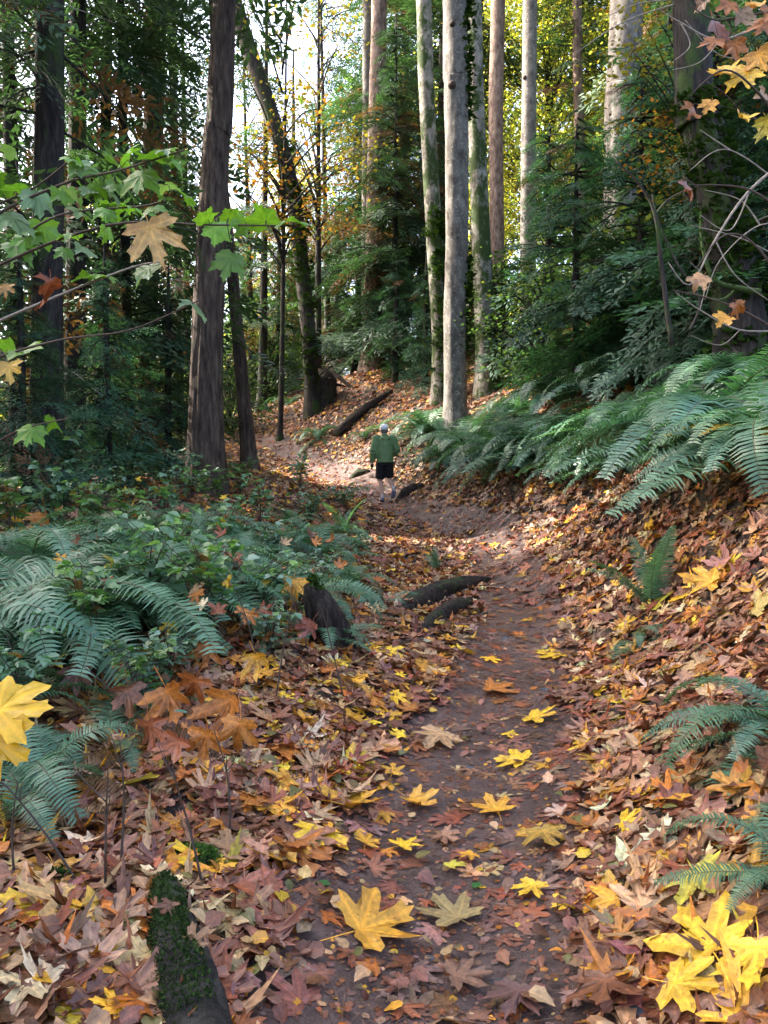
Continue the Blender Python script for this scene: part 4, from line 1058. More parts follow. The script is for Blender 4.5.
for h, k in ((hipL, kneeL), (hipR, kneeR)): h, k = np.array(h), np.array(k); limb(s_, [h, h * .55 + k * .45, h * .12 + k * .88], [.112, .108, .105])
remeshed(s_, 'shorts', M['shorts'], walker, .012, 4)
for a_, f in FT:
    a_, f = np.array(a_), np.array(f); q = MB(); limb(q, [a_ + (0, -.02, -.02), (a_ + f) / 2 + (0, -.01, -.045), f + (0, .03, -.005)], [.05, .052, .036], squash=.8); remeshed(q, 'shoe', M['shoe'], walker, .01, 3)
    q = MB(); limb(q, [a_ + (0, 0, -.01), a_ + (0, 0, .07)], [.041, .044]); remeshed(q, 'sock', M['sock'], walker, .01, 2)
q = MB(); blob(q, (0, .09, 1.635), (.098, .115, .085), 2, 0); limb(q, [(-.05, .19, 1.63), (0, .24, 1.625), (.05, .19, 1.63)], [.02, .03, .02], squash=.4); remeshed(q, 'cap', M['cap'], walker, .01, 2)
q = MB(); blob(q, (0, .075, 1.565), (.088, .085, .075), 2, .08); remeshed(q, 'hair', M['hair'], walker, .009, 2)
q = MB(); hand(q, haL, elL, 1, .004); remeshed(q, 'dark_hand_shell', M['shorts'], walker, .007, 2)  # dark shell over each hand, in the black of the shorts
q = MB(); hand(q, haR, elR, -1, .004); remeshed(q, 'dark_hand_shell', M['shorts'], walker, .007, 2)
# ------------------------------------------------------------------ maple sprigs hanging into the view
def petiole_leaf(parent, name, p, tip_dir, nrm, size, col, seed, origin, mat='leaf_live', curl=.22, lobes=.7, droop=.1, label=None):
    """a leaf with its stalk joint at p"""
    V, T_, E = with_stalk(maple(seed, curl, lobes=lobes, droop=droop), .35, seed)
    y = np.array(tip_dir, float); y /= np.linalg.norm(y); z = np.array(nrm, float); z -= y * (z @ y); z /= np.linalg.norm(z); x = np.cross(y, z)
    Rm = np.stack([x, y, z], -1); mb = MB(); j = np.array((0, -.35, 0))
    mb.add(((V - j) @ Rm.T) * size, T_, np.array(col), E)
    o = mb.build(name, M[mat], parent, smooth=True); o.location = tuple(np.asarray(p) - origin)
    if label: o['label'] = label
    return o
GREEN_PX = [(75, 162, 30), (113, 160, 36), (100, 180, 40), (150, 155, 48), (166, 150, 28), (140, 184, 50), (168, 190, 30), (8, 150, 26), (20, 190, 40), (38, 205, 42), (62, 198, 30), (14, 225, 48), (45, 236, 40), (22, 250, 42),
            (85, 216, 38), (107, 214, 34), (132, 208, 34), (155, 212, 34), (68, 236, 35), (86, 252, 30), (190, 200, 25), (207, 215, 30), (232, 213, 30), (262, 215, 42), (290, 222, 40), (306, 224, 22), (216, 234, 38),
            (100, 277, 40), (148, 272, 46), (194, 308, 40), (24, 350, 45), (6, 345, 30), (30, 437, 38), (56, 427, 30), (-20, 180, 45), (-30, 230, 45), (120, 190, 32), (80, 170, 30), (178, 168, 26), (240, 228, 30)]
def sprig_tree():
    Yb = 2.25; x0 = at(-130, 600, Yb)[0]; g = np.array((x0, Yb, Hs(x0, Yb)))
    t = thing('maple_sapling', 'young maple reaching in from the left with bright green leaves over the ferns', 'sapling', g)
    mb = MB(); S_ = spline([g - g, at(-120, 500, Yb) - g, at(-110, 300, Yb) - g, at(-100, 120, Yb + .1) - g], 24); tube(mb, S_, np.linspace(.016, .007, len(S_)), 8, rough=.05); mb.build('stem', M['twig'], t)
    TW = [[(-110, 300), (-20, 225), (60, 185), (120, 170), (185, 150)], [(-108, 250), (-30, 215), (30, 190), (70, 160)], [(-112, 330), (0, 265), (110, 225), (210, 225), (310, 226)],
          [(-114, 380), (-20, 330), (60, 295), (130, 268), (160, 262)], [(-115, 400), (-10, 360), (60, 340), (130, 330), (200, 300)], [(-118, 480), (-30, 455), (20, 430), (70, 418)], [(-110, 300), (0, 250), (60, 215), (150, 205), (170, 190)]]
    allp = []
    for k, w in enumerate(TW):
        P = [at(px, py, Yb - .12 * i + .06 * k) for i, (px, py) in enumerate(w)]
        S_ = spline(P, 24); mb = MB(); tube(mb, S_ - g, np.linspace(.005, .0016, len(S_)), 6); mb.build('twig', M['twig_pale'] if k == 3 else M['twig'], t); allp.append(S_)
    A = np.vstack(allp); r_ = np.random.default_rng(77)
    more = [(a + r_.normal(0, 22), c_ + r_.normal(0, 12), w_ * r_.uniform(.6, .95)) for a, c_, w_ in GREEN_PX if a < 180 and c_ < 290]
    for i, (px, py, w) in enumerate(GREEN_PX + more):
        # attach to the nearest twig point in the picture, at that twig's depth
        u = 384 + F_PX * A[:, 0] / A[:, 1]; v = 477 - F_PX * (A[:, 2] - CAM_Z) / A[:, 1]
        q = A[np.argmin((u - px) ** 2 + (v - py) ** 2)]
        c = at(px, py, q[1] + r_.uniform(-.04, .04)); size = w * c[1] / F_PX / 1.5
        d = c - q; d = d / (np.linalg.norm(d) + 1e-6) * .8 + np.array((r_.uniform(-.4, .6), r_.uniform(-.9, -.1), -.25)); 
        col = np.array((.13, .27, .035)) * r_.uniform(.6, 1.25) if r_.random() < .75 else np.array((.16, .26, .12))
        y = d / np.linalg.norm(d); j = c - y * size * .35
        petiole_leaf(t, 'leaf', j - y * size * .35, d, (r_.normal(0, .2), r_.normal(.05, .2), 1), size, col, 400 + i % 9, g, curl=.35, lobes=.4, droop=.3)
        mb = MB(); tube(mb, spline([q - g, (q + j) / 2 - g + (0, 0, .01), j - y * size * .35 - g], 6), .0011, 4); mb.build('leaf_stalk', M['twig'], t)
    for px, py, w, col, lab, d, n, cu in ((145, 238, 58, (.50, .30, .10), 'tan dead leaf caught on the twig', (.35, -.1, -1), (.1, -1, .2), .25), (46, 292, 46, (.24, .065, .02), 'shrivelled red brown dead leaf', (.05, -.1, -1), (.9, -.6, 0), 1.7), (8, 370, 30, (.45, .28, .04), 'yellowing leaf', (.2, -.3, -1), (0, -1, .5), .4), (5, 290, 20, (.3, .16, .03), 'small brown leaf', (.2, -.3, -1), (0, -1, .5), .6)):
        c = at(px, py, 1.98); size = w * 1.98 / F_PX / 1.25
        petiole_leaf(t, 'leaf', c + (0, 0, size * .55), d, n, size, col, 500 + px, g, 'leaf_dead', cu, lobes=1.05, label=lab)
sprig_tree()
def leafy_twig(name, label, base, tips, leaves, mat='twig', r0=.012, cat='sapling', leafmat='leaf_dead'):
    """a sapling or shoot from the ground; tips: list of polylines; leaves: (point, size, colour, tip, normal, curl)"""
    g = np.asarray(base, float); t = thing(name, label, cat, g); A = []
    for k, P in enumerate(tips):
        S_ = spline(P, 18); A.append(S_); mb = MB(); tube(mb, S_ - g, np.linspace(r0 * (1 if k == 0 else .5), r0 * .15, len(S_)), 7, rough=.05); mb.build('stem' if k == 0 else 'twig', M[mat], t)
    A = np.vstack(A)
    for i, (c, size, col, d, n, cu) in enumerate(leaves):
        y = np.array(d, float) / np.linalg.norm(d); j = np.asarray(c) - y * size * .4; q = A[np.argmin(((A - j) ** 2).sum(1))]
        petiole_leaf(t, 'leaf', j - y * size * .35, d, n, size, col, 600 + i + len(label), g, leafmat, cu)
        if np.linalg.norm(q - j) > .02:
            mb = MB(); tube(mb, spline([q - g, (q + j) / 2 - g + (0, 0, .02), j - y * size * .35 - g], 6), .0014, 4); mb.build('leaf_stalk', M['twig'], t)
    return t
YEL, GOLD, ORG, TAN, CRM, BRN, PUR, RED, YGN = (.72, .44, .03), (.60, .30, .03), (.44, .16, .03), (.48, .29, .14), (.66, .53, .30), (.17, .068, .032), (.225, .093, .058), (.28, .085, .035), (.52, .46, .06)
# yellow pair at the left edge
Yb = 1.5; x0 = at(-70, 900, Yb)[0]; g = np.array((x0, Yb, Hs(x0, Yb)))
leafy_twig('maple_seedling', 'maple seedling at the left edge holding two big bright yellow leaves', g, [[g, at(-75, 800, Yb), at(-60, 720, Yb), at(-20, 700, Yb)], [at(-60, 720, Yb), at(-45, 745, Yb), at(-25, 745, Yb)]],
           [(at(22, 708, Yb), .118, YEL, (1, -.15, .10), (-.15, -.75, .75), .35), (at(6, 748, Yb - .03), .105, (.62, .36, .02), (.8, -.2, -.35), (-.1, -.8, .6), .35)], leafmat='leaf_live', r0=.006)
# upper right maple with orange and yellow leaves, bare twigs
Yb = 4.2; x0 = at(830, 600, Yb)[0]; g = np.array((x0, Yb, Hs(x0, Yb)))
P0 = [g, at(815, 380, Yb), at(800, 150, Yb), at(790, 10, Yb), at(770, -60, Yb)]
LV = []
r_ = np.random.default_rng(5)
for px, py, w, col in [(718, 30, 34, RED), (712, 45, 26, ORG), (745, 20, 26, (.25, .16, .08)), (738, 78, 40, YEL), (762, 62, 34, GOLD), (722, 72, 30, YEL), (690, 113, 24, ORG), (707, 108, 20, GOLD), (745, 118, 20, YEL), (690, 192, 28, RED), (765, 100, 26, TAN), (697, 284, 24, TAN),
                       (735, 52, 26, ORG), (760, 30, 28, ORG), (775, 15, 28, ORG), (770, 130, 30, YGN), (755, 5, 26, GOLD), (728, 8, 22, ORG), (722, 320, 22, GOLD), (738, 312, 22, ORG), (700, 8, 18, (.2, .1, .04))]:
    c = at(px, py, Yb + r_.uniform(-.3, .3)); LV.append((c, w * c[1] / F_PX / 1.25, tuple(q * (.62 if col in (RED, ORG) else .9) for q in col), (r_.uniform(-.7, .3), r_.uniform(-.5, .1), -r_.uniform(.3, 1)), (r_.normal(0, .5), -.6, .7), r_.uniform(.3, .8)))
leafy_twig('maple_sapling', 'maple sapling at the right edge with orange and yellow leaves and bare twigs', g,
           [P0, [at(800, 150, Yb), at(760, 95, Yb - .1), at(725, 70, Yb - .2), at(690, 95, Yb - .2)], [at(790, 10, Yb), at(750, 15, Yb), at(715, 20, Yb), at(690, 5, Yb)], [at(805, 230, Yb), at(750, 190, Yb), at(690, 185, Yb - .1)],
            [at(812, 330, Yb), at(760, 250, Yb), at(725, 235, Yb), at(695, 270, Yb)], [at(815, 360, Yb), at(760, 320, Yb), at(715, 300, Yb), at(672, 290, Yb)], [at(800, 150, Yb), at(765, 125, Yb + .2), at(740, 110, Yb + .3)]], LV, r0=.016)
# curved dark saplings and a fan of dead twigs before the massive trunk
def bare(name, label, lines, Y, rad, mat, cat='branch', root=None, moss=False):
    P = [[at(px, py, Y + (k * .05)) for px, py in l] for k, l in enumerate(lines)]
    g = np.asarray(root if root is not None else P[0][0]); t = thing(name, label, cat, g)
    for k, p in enumerate(P):
        S_ = spline(p, 18); mb = MB(); tube(mb, S_ - g, np.linspace(rad if k == 0 else rad * .5, rad * .2, len(S_)), 7, rough=.08, seed=k); o = mb.build('stem' if k == 0 else 'twig', M[mat], t)
        if moss and k == 0:
            q = MB(); moss_tuft(q, S_[len(S_) // 3:] - g, np.tile((0, -.3, 1.), (len(S_[len(S_) // 3:]), 1)), 300, .02, np.random.default_rng(4)); q.build('moss_sleeve', M['moss'], t, smooth=False)
    return t
bare('bare_sapling', 'black curved sapling stem forking below the broad pale scaly trunk', [[(672, 345), (662, 270), (655, 215), (640, 185), (615, 160)], [(690, 330), (700, 300), (678, 265), (660, 225), (652, 195)], [(655, 215), (668, 200), (690, 188)]], 8.5, .03, 'bark_dark', 'sapling', ground_px(675, 380, 5))
bare('mossy_branch', 'thick mossy curved branch sweeping down beside the massive trunk', [[(760, 292), (738, 288), (715, 280), (703, 250), (700, 215)], [(738, 288), (720, 300), (690, 292)]], 8.0, .035, 'bark_moss', moss=True)
bare('dead_branch', 'bleached dead branch with many bare twigs at the right edge', [[(800, 150), (750, 190), (715, 240), (690, 285), (668, 262)], [(750, 190), (730, 230), (700, 215)], [(800, 230), (760, 225), (720, 260), (705, 300)], [(760, 225), (740, 200), (705, 190)], [(715, 240), (735, 275), (768, 300)], [(800, 270), (745, 240), (690, 225)], [(800, 200), (730, 150), (690, 170)], [(730, 150), (700, 130)]], 5.5, .012, 'twig_pale')
bare('dead_branch', 'bleached dead twigs curling over the ferns on the right bank', [[(790, 330), (740, 330), (700, 310), (675, 292)], [(740, 330), (720, 345), (690, 335)], [(700, 310), (705, 280), (690, 262)]], 6.5, .009, 'twig_pale')
bare('dead_branch', 'pale dead twigs fanning out before the massive trunk at the top', [[(770, 20), (720, 40), (680, 22), (660, 10)], [(720, 40), (700, 62), (672, 70)], [(680, 22), (690, 45), (675, 60)], [(770, 60), (720, 55), (685, 20)]], 7, .012, 'twig_pale')
# bare shoots standing in the lower left
SHOOTS = [([(105, 890), (106, 820), (108, 770)], 'straight bare shoot left of the bright moss mound'), ([(120, 870), (124, 800), (120, 740)], 'bare shoot just right of the straight one'), ([(205, 890), (190, 830), (178, 790), (172, 760)], 'dark bare shoot right of the mossy log leaning left'),
          ([(230, 840), (228, 780), (214, 730)], 'bare shoot among the orange dead leaves'), ([(85, 890), (50, 840), (10, 790), (-20, 765)], 'long bare twig slanting across the lower left corner'), ([(275, 700), (285, 640), (296, 590)], 'bare brown shoot left of the rotten stump'),
          ([(15, 880), (12, 830), (18, 780)], 'bare shoot nearest the left edge'), ([(260, 690), (250, 630), (235, 590)], 'thin bare shoot leaning left in the thicket'), ([(200, 650), (185, 580), (150, 540), (110, 505)], 'long arching bare twig over the thicket'),
          ([(310, 660), (300, 620), (285, 585)], 'short bare shoot touching the rotten stump'), ([(140, 730), (110, 690), (75, 660)], 'thin bare twig under the lacy fern'), ([(345, 700), (330, 640), (322, 610)], 'bare shoot right of the rotten stump')]
for l, lab in SHOOTS:
    p0 = ground_px(*l[0], 1.5); P = [p0 - (0, 0, .03)] + [at(px, py, p0[1] - .03 * k) for k, (px, py) in enumerate(l[1:])]
    t = thing('bare_shoot', lab, 'shoot', p0, 0, 'bare shoots on the left'); S_ = spline(P, 14); mb = MB(); tube(mb, S_ - p0, np.linspace(.0055, .0018, len(S_)), 6, rough=.06); mb.build('stem', M['twig'], t)
    r2 = np.random.default_rng(len(lab)); 
    for q in range(2):
        i = int(len(S_) * r2.uniform(.3, .8)); d = np.array((r2.uniform(-1, 1), r2.uniform(-.5, .5), .8)) * r2.uniform(.06, .16)
        mb = MB(); tube(mb, spline([S_[i] - p0, S_[i] - p0 + d * .6, S_[i] - p0 + d + (0, 0, .02)], 6), np.linspace(.0028, .001, len(spline([d, d, d], 6))), 5); mb.build('twig', M['twig'], t)

# ------------------------------------------------------------------ fallen leaves: the ones that show largest are things, the rest is litter
CNAME = {YEL: 'bright yellow', GOLD: 'golden', ORG: 'orange brown', TAN: 'tan', CRM: 'cream', BRN: 'dark brown', PUR: 'purple brown', RED: 'red brown', YGN: 'yellow green'}
LEAF_G = 'fallen leaves on the ground'
HERO = [  # px, py, width px, colour, tilt, curl, label
    (360, 935, 92, GOLD, .12, .35, 'largest golden yellow leaf on the near trail, lobes spread wide'),
    (535, 893, 36, YEL, .05, .2, 'flat bright yellow leaf on the trail, left of a smaller yellow one'), (572, 909, 30, YEL, .1, .3, 'smaller yellow leaf right beside the flat bright yellow one on the trail'),
    (497, 815, 42, GOLD, .05, .25, 'golden leaf alone in the middle of the trail mud'), (522, 767, 42, YEL, .05, .25, 'bright yellow leaf above the lone golden one on the trail'),
    (450, 873, 26, YGN, .1, .3, 'pale yellow leaf touching a golden one in the middle of the trail'), (472, 861, 24, GOLD, .1, .3, 'small golden leaf touching a pale yellow one on the trail'),
    (412, 804, 42, GOLD, .1, .4, 'golden leaf at the left edge of the trail mud'), (533, 721, 38, YEL, .05, .2, 'bright yellow leaf beside the right trail edge in mid distance'),
    (558, 657, 30, YEL, .1, .2, 'bright yellow leaf farther up the right trail edge'), (490, 692, 42, ORG, .08, .2, 'orange brown leaf in the middle of the trail in mid distance'),
    (705, 889, 70, YGN, .1, .2, 'yellow green leaf with a long stalk on the right verge'), (718, 962, 104, YEL, .08, .12, 'big bright yellow leaf at the lower right'), (764, 968, 80, YEL, .1, .2, 'bright yellow leaf at the right edge overlapping the big yellow one'), (765, 925, 46, GOLD, .2, .4, 'golden leaf at the right edge above the big yellow one'), (682, 1000, 70, YEL, .08, .15, 'yellow leaf under the big bright yellow one at the lower right'),
    (670, 862, 58, ORG, .2, .4, 'bright orange brown leaf on the right verge'), (708, 866, 40, CRM, .25, .4, 'pale cream leaf turned underside up on the right verge'), (655, 781, 34, CRM, .2, .3, 'small cream leaf on the right verge above the orange one'),
    (563, 817, 26, (.45, .30, .22), .1, .3, 'small pinkish leaf on the right trail edge'), (675, 812, 60, GOLD, .3, .7, 'golden leaf folded and curled on the right verge'), (690, 600, 34, YEL, .35, .3, 'yellow leaf beside the upright small fern'),
    (655, 612, 40, YGN, .3, .3, 'pale yellow green leaf at the foot of the upright small fern'), (625, 629, 26, YEL, .2, .3, 'yellow leaf below left of the upright small fern'), (760, 617, 48, (.55, .42, .14), .3, .5, 'large pale yellow leaf at the right edge of the bank'),
    (44, 914, 72, YEL, .2, .35, 'bright yellow leaf at the lower left behind pale leaves'), (275, 858, 62, GOLD, .15, .5, 'golden leaf beside the left trail edge next to a pale leaf'), (130, 795, 46, YGN, .5, .3, 'pale yellow green leaf propped up under the orange dead leaves'),
    (126, 936, 34, CRM, .3, .4, 'small cream leaf left of the mossy log'), (25, 1000, 74, (.55, .42, .22), .2, .4, 'large cream leaf at the lower left corner'), (90, 975, 70, (.42, .24, .15), .3, .5, 'pinkish tan leaf left of the mossy log'),
    (345, 806, 66, GOLD, .4, .9, 'golden leaf curled up at the left edge of the trail'), (318, 838, 60, YEL, .15, .4, 'yellow gold leaf in front of the curled golden one'), (280, 760, 52, ORG, .2, .7, 'orange brown leaf crumpled on the left verge'),
    (355, 762, 38, TAN, .15, .4, 'pale tan leaf on the left verge'), (440, 741, 50, TAN, .1, .4, 'pale tan leaf on the trail in mid distance'), (150, 1000, 62, PUR, .25, .4, 'purple tan leaf in front of the mossy log'),
    (612, 1000, 80, BRN, .1, .3, 'dark brown leaf at the lower edge of the trail'), (400, 853, 34, YEL, .1, .35, 'yellow leaf at the left of the trail mud beside a golden one'), (365, 851, 28, GOLD, .1, .35, 'small golden leaf left of the yellow one at the trail mud edge'),
    (458, 926, 62, (.30, .22, .09), .02, .08, 'mottled olive tan leaf trodden flat into the trail'), (545, 842, 56, (.36, .22, .04), .1, .5, 'dull gold leaf folded on the right trail edge'), (443, 840, 30, (.28, .14, .08), .1, .4, 'dull brown pink leaf on the trail mud'),
    (215, 1000, 56, PUR, .2, .35, 'purple brown leaf right of the mossy log at the lower edge'), (240, 985, 60, (.21, .10, .09), .3, .4, 'mauve brown leaf at the lower left of the trail'), (600, 955, 52, BRN, .1, .4, 'dark brown leaf beside the right trail edge near the bottom'),
    (600, 870, 44, PUR, .2, .5, 'purple brown leaf on the right trail edge above the yellow pair'), (740, 905, 46, RED, .3, .5, 'red brown leaf right of the yellow green leaf'), (330, 905, 30, BRN, .2, .5, 'small dark leaf behind the largest golden leaf'),
    (275, 905, 70, RED, .3, .6, 'red brown leaf heaped left of the largest golden leaf'), (520, 1000, 60, (.12, .06, .05), .03, .15, 'dull leaf trodden flat at the bottom of the trail'), (455, 985, 54, (.2, .11, .07), .03, .12, 'pinkish brown leaf trodden flat near the bottom of the trail'),
    (585, 790, 44, ORG, .1, .4, 'orange brown leaf on the right trail edge in mid distance'), (620, 740, 40, TAN, .2, .4, 'tan leaf on the right slope in mid distance'), (745, 700, 48, (.4, .2, .16), .4, .5, 'pink tan leaf behind the near fern at the right edge'),
    (730, 565, 50, (.42, .2, .17), .35, .6, 'pink tan leaf high on the right slope'), (720, 590, 44, GOLD, .4, .7, 'golden leaf curled on the right slope right of the upright fern'), (60, 760, 50, ORG, .7, .8, 'orange leaf under the yellow pair at left'),
    (575, 575, 22, YEL, .1, .3, 'small yellow leaf far up the right trail edge'), (390, 700, 34, YEL, .15, .3, 'yellow leaf on the left verge in mid distance'), (385, 655, 30, YEL, .2, .4, 'yellow leaf on the left verge below the rotten stump'),
    (440, 625, 22, YGN, .2, .3, 'pale yellow leaf at the short mossy log end'), (350, 725, 40, GOLD, .2, .5, 'golden orange leaf left of the yellow one on the left verge'),
]
r_ = np.random.default_rng(17)
def leaf_thing(p, n, yaw, tilt, scale, col, curl, seed, label, lobes=1.0, stalk=.7):
    V, T_, E = with_stalk(maple(seed, curl, lobes=lobes), stalk, seed)
    nn = np.asarray(n, float)[None]
    Fm = frames(nn, np.array([yaw]), np.array([tilt]), r_)[0]
    W = (V * scale) @ Fm.T
    low = (W @ np.asarray(n)).min()
    mb = MB(); mb.add(W - np.asarray(n) * low * .55, T_, np.array(col), E)
    o = mb.build('fallen_leaf', M['leaf_dead']); o.location = tuple(p)
    return tag(o, label, 'leaf', LEAF_G)
for i, (px, py, w, col, ti, cu, lab) in enumerate(HERO):
    p = ground_px(px, py, 1.2); n = normal_at(p[:1], p[1:2])[0]
    sc = w * p[1] / F_PX / 1.28
    leaf_thing(p + n * (.05 if w > 60 and px > 600 else .024), n, r_.uniform(0, 6.28), ti * .6, sc, np.array(col) * r_.uniform(.9, 1.1), min(cu, .5) * .7, 1000 + i, lab)
# orange dead leaves hanging in the shoots above the left verge
HANG = [(165, 705, 50, ORG), (225, 715, 56, ORG), (195, 690, 40, (.30, .09, .02)), (150, 735, 44, RED), (240, 735, 46, (.42, .16, .025)), (205, 745, 44, ORG), (128, 700, 40, BRN), (175, 750, 40, RED), (208, 655, 36, (.45, .17, .05)), (232, 560, 28, (.45, .13, .05)),
        (97, 552, 26, (.42, .12, .02)), (85, 590, 34, YEL), (70, 600, 30, CRM), (115, 600, 30, (.25, .12, .12)), (295, 590, 34, GOLD), (255, 665, 30, GOLD), (40, 525, 34, (.5, .2, .03)), (20, 530, 26, YEL), (75, 680, 36, (.16, .07, .05)), (65, 565, 22, GOLD), (310, 630, 26, (.28, .1, .07)), (5, 650, 30, ORG)]
HL = ['orange leaf hanging just left of the teal leaf', 'curled orange leaf hanging right of the teal leaf', 'dark orange leaf hanging behind the teal leaf', 'red brown leaf hanging low at the left of the orange cluster', 'amber leaf at the right of the orange cluster', 'orange leaf lowest in the orange cluster',
      'dark brown leaf left of the orange cluster', 'red brown leaf under the orange cluster', 'light orange leaf hanging above the orange cluster', 'bright orange leaf lying on the salmonberry thicket', 'orange leaf upright behind the big lacy fern', 'yellow leaf stuck in the big lacy fern', 'cream leaf stuck in the big lacy fern',
      'mauve brown leaf stuck beside the cream one in the fern', 'golden leaf hanging left of the rotten stump', 'golden leaf hanging below the salmonberry', 'orange leaf on top of the left edge ferns', 'yellow leaf on top of the left edge ferns', 'withered brown leaf in the shade under the lacy fern', 'small golden leaf high in the big lacy fern',
      'pinkish brown leaf on the side of the rotten stump', 'orange leaf at the left edge above the yellow pair']
for i, ((px, py, w, col), lab) in enumerate(zip(HANG, HL)):
    g = ground_px(px, py + 25, 1.8); Y = g[1] - .12; c = at(px, py, Y); size = w * Y / F_PX / 1.2
    V, T_, E = with_stalk(maple(1300 + i, .75), .7, i)
    y = np.array((r_.uniform(-.6, .6), r_.uniform(-.4, .1), -1.)); y /= np.linalg.norm(y); z = np.array((r_.uniform(-.5, .5), -1., .4)); z -= y * (y @ z); z /= np.linalg.norm(z)
    mb = MB(); mb.add((V * size) @ np.stack([np.cross(y, z), y, z], -1).T, T_, np.array(col), E)
    o = mb.build('hanging_leaf', M['leaf_dead']); o.location = tuple(c + (0, 0, size * .3)); tag(o, lab, 'leaf', 'dead leaves caught in the thicket')
zones = {}
for q in range(46):
    px, py = r_.uniform(60, 345), r_.uniform(500, 660)
    if py > 690 - .25 * px + 40: continue
    col, cn = [(ORG, 'orange brown'), (TAN, 'tan'), (GOLD, 'golden'), (RED, 'red brown'), (CRM, 'cream'), (BRN, 'dark brown'), (YEL, 'yellow')][r_.integers(7)]
    g = ground_px(px, py + 12, 2.5); z0 = 'around the rotten stump' if px > 260 and py > 570 else ('near the trail below the walker' if px > 260 else ('among the salmonberry in mid thicket' if px > 150 else 'beside the left edge ferns'))
    zones.setdefault((cn, z0), []).append((g[1], g, col))
for (cn, z0), l in zones.items():
    l.sort(key=lambda a: a[0])
    for k, (_, g, col) in enumerate(l):
        V, T_, E = with_stalk(maple(1700 + k + len(z0), .7), .6, k); size = r_.uniform(.07, .11)
        Fm = frames(np.array([(r_.uniform(-.6, .6), -.7, .6)]), r_.uniform(0, 6.28, 1))[0]; mb = MB(); mb.add((V * size) @ Fm.T, T_, np.array(col) * r_.uniform(.8, 1.1), E)
        o = mb.build('caught_leaf', M['leaf_dead']); o.location = tuple(g + (0, -.05, r_.uniform(.25, .55)))
        tag(o, (['nearest', 'second nearest', 'third nearest', 'fourth nearest', 'farthest'][min(k, 4)] + ' ' if len(l) > 1 else '') + cn + ' dead leaf caught ' + z0, 'leaf', 'dead leaves caught in the thicket')
t_o = MB(); V, T_, E = maple(1500, .15, lobes=.3); c = at(184, 712, ground_px(184, 740, 1.8)[1] - .2)
t_o.add(V * .055, T_, np.array((.13, .27, .19)), E); o = t_o.build('shrub_leaf', M['shrub']); o.location = tuple(c); o.rotation_euler = (.3, .1, 1.9); tag(o, 'pale teal leaf standing out before the orange dead leaves', 'leaf')
for px, py, lab in ((477, 889, 'small oval green leaf on the trail mud'), (322, 886, 'small oval green leaf left of the largest golden leaf')):
    p = ground_px(px, py, 1.2); n = normal_at(p[:1], p[1:2])[0]; V, T_, E = oval(90 + px, False, .33, .15, .1); mb = MB(); mb.add(((V - (0, .5, 0)) * .06) @ frames(n[None], np.array([px * 1.0]))[0].T, T_, (.06, .18, .045), E); o = mb.build('fallen_leaf', M['leaf_live']); o.location = tuple(p + n * .012); tag(o, lab, 'leaf')

# litter
TPL_HI = [with_stalk(maple(700 + i, c, lobes=1, torn=.3 if i in (1, 3, 5) else 0), .5, i) for i, c in enumerate([.10, .15, .2, .28, .35, .45, .65, .2])]
TPL_LO = [maple(800 + i, c, lo=True) for i, c in enumerate([.2, .45, .7, .95])]
TPL_FLAT = [maple(850 + i, c) for i, c in enumerate([.05, .08, .14])]
PAL_BANK = [(PUR, .23), (BRN, .18), (RED, .10), (ORG, .10), (TAN, .13), ((.36, .20, .11), .13), (GOLD, .075), (YEL, .035), (CRM, .035)]
PAL_PATH = [(BRN, .20), (PUR, .40), (RED, .13), ((.24, .13, .10), .14), (ORG, .05), (TAN, .05), (GOLD, .025), (YEL, .015)]
def pick(pal, k, r_):
    c = np.array([q for q, _ in pal]); w = np.array([q for _, q in pal]); i = r_.choice(len(pal), k, p=w / w.sum())
    return c[i] * r_.uniform(.65, 1.25, (k, 1)) * (1 + r_.normal(0, .08, (k, 3))), i
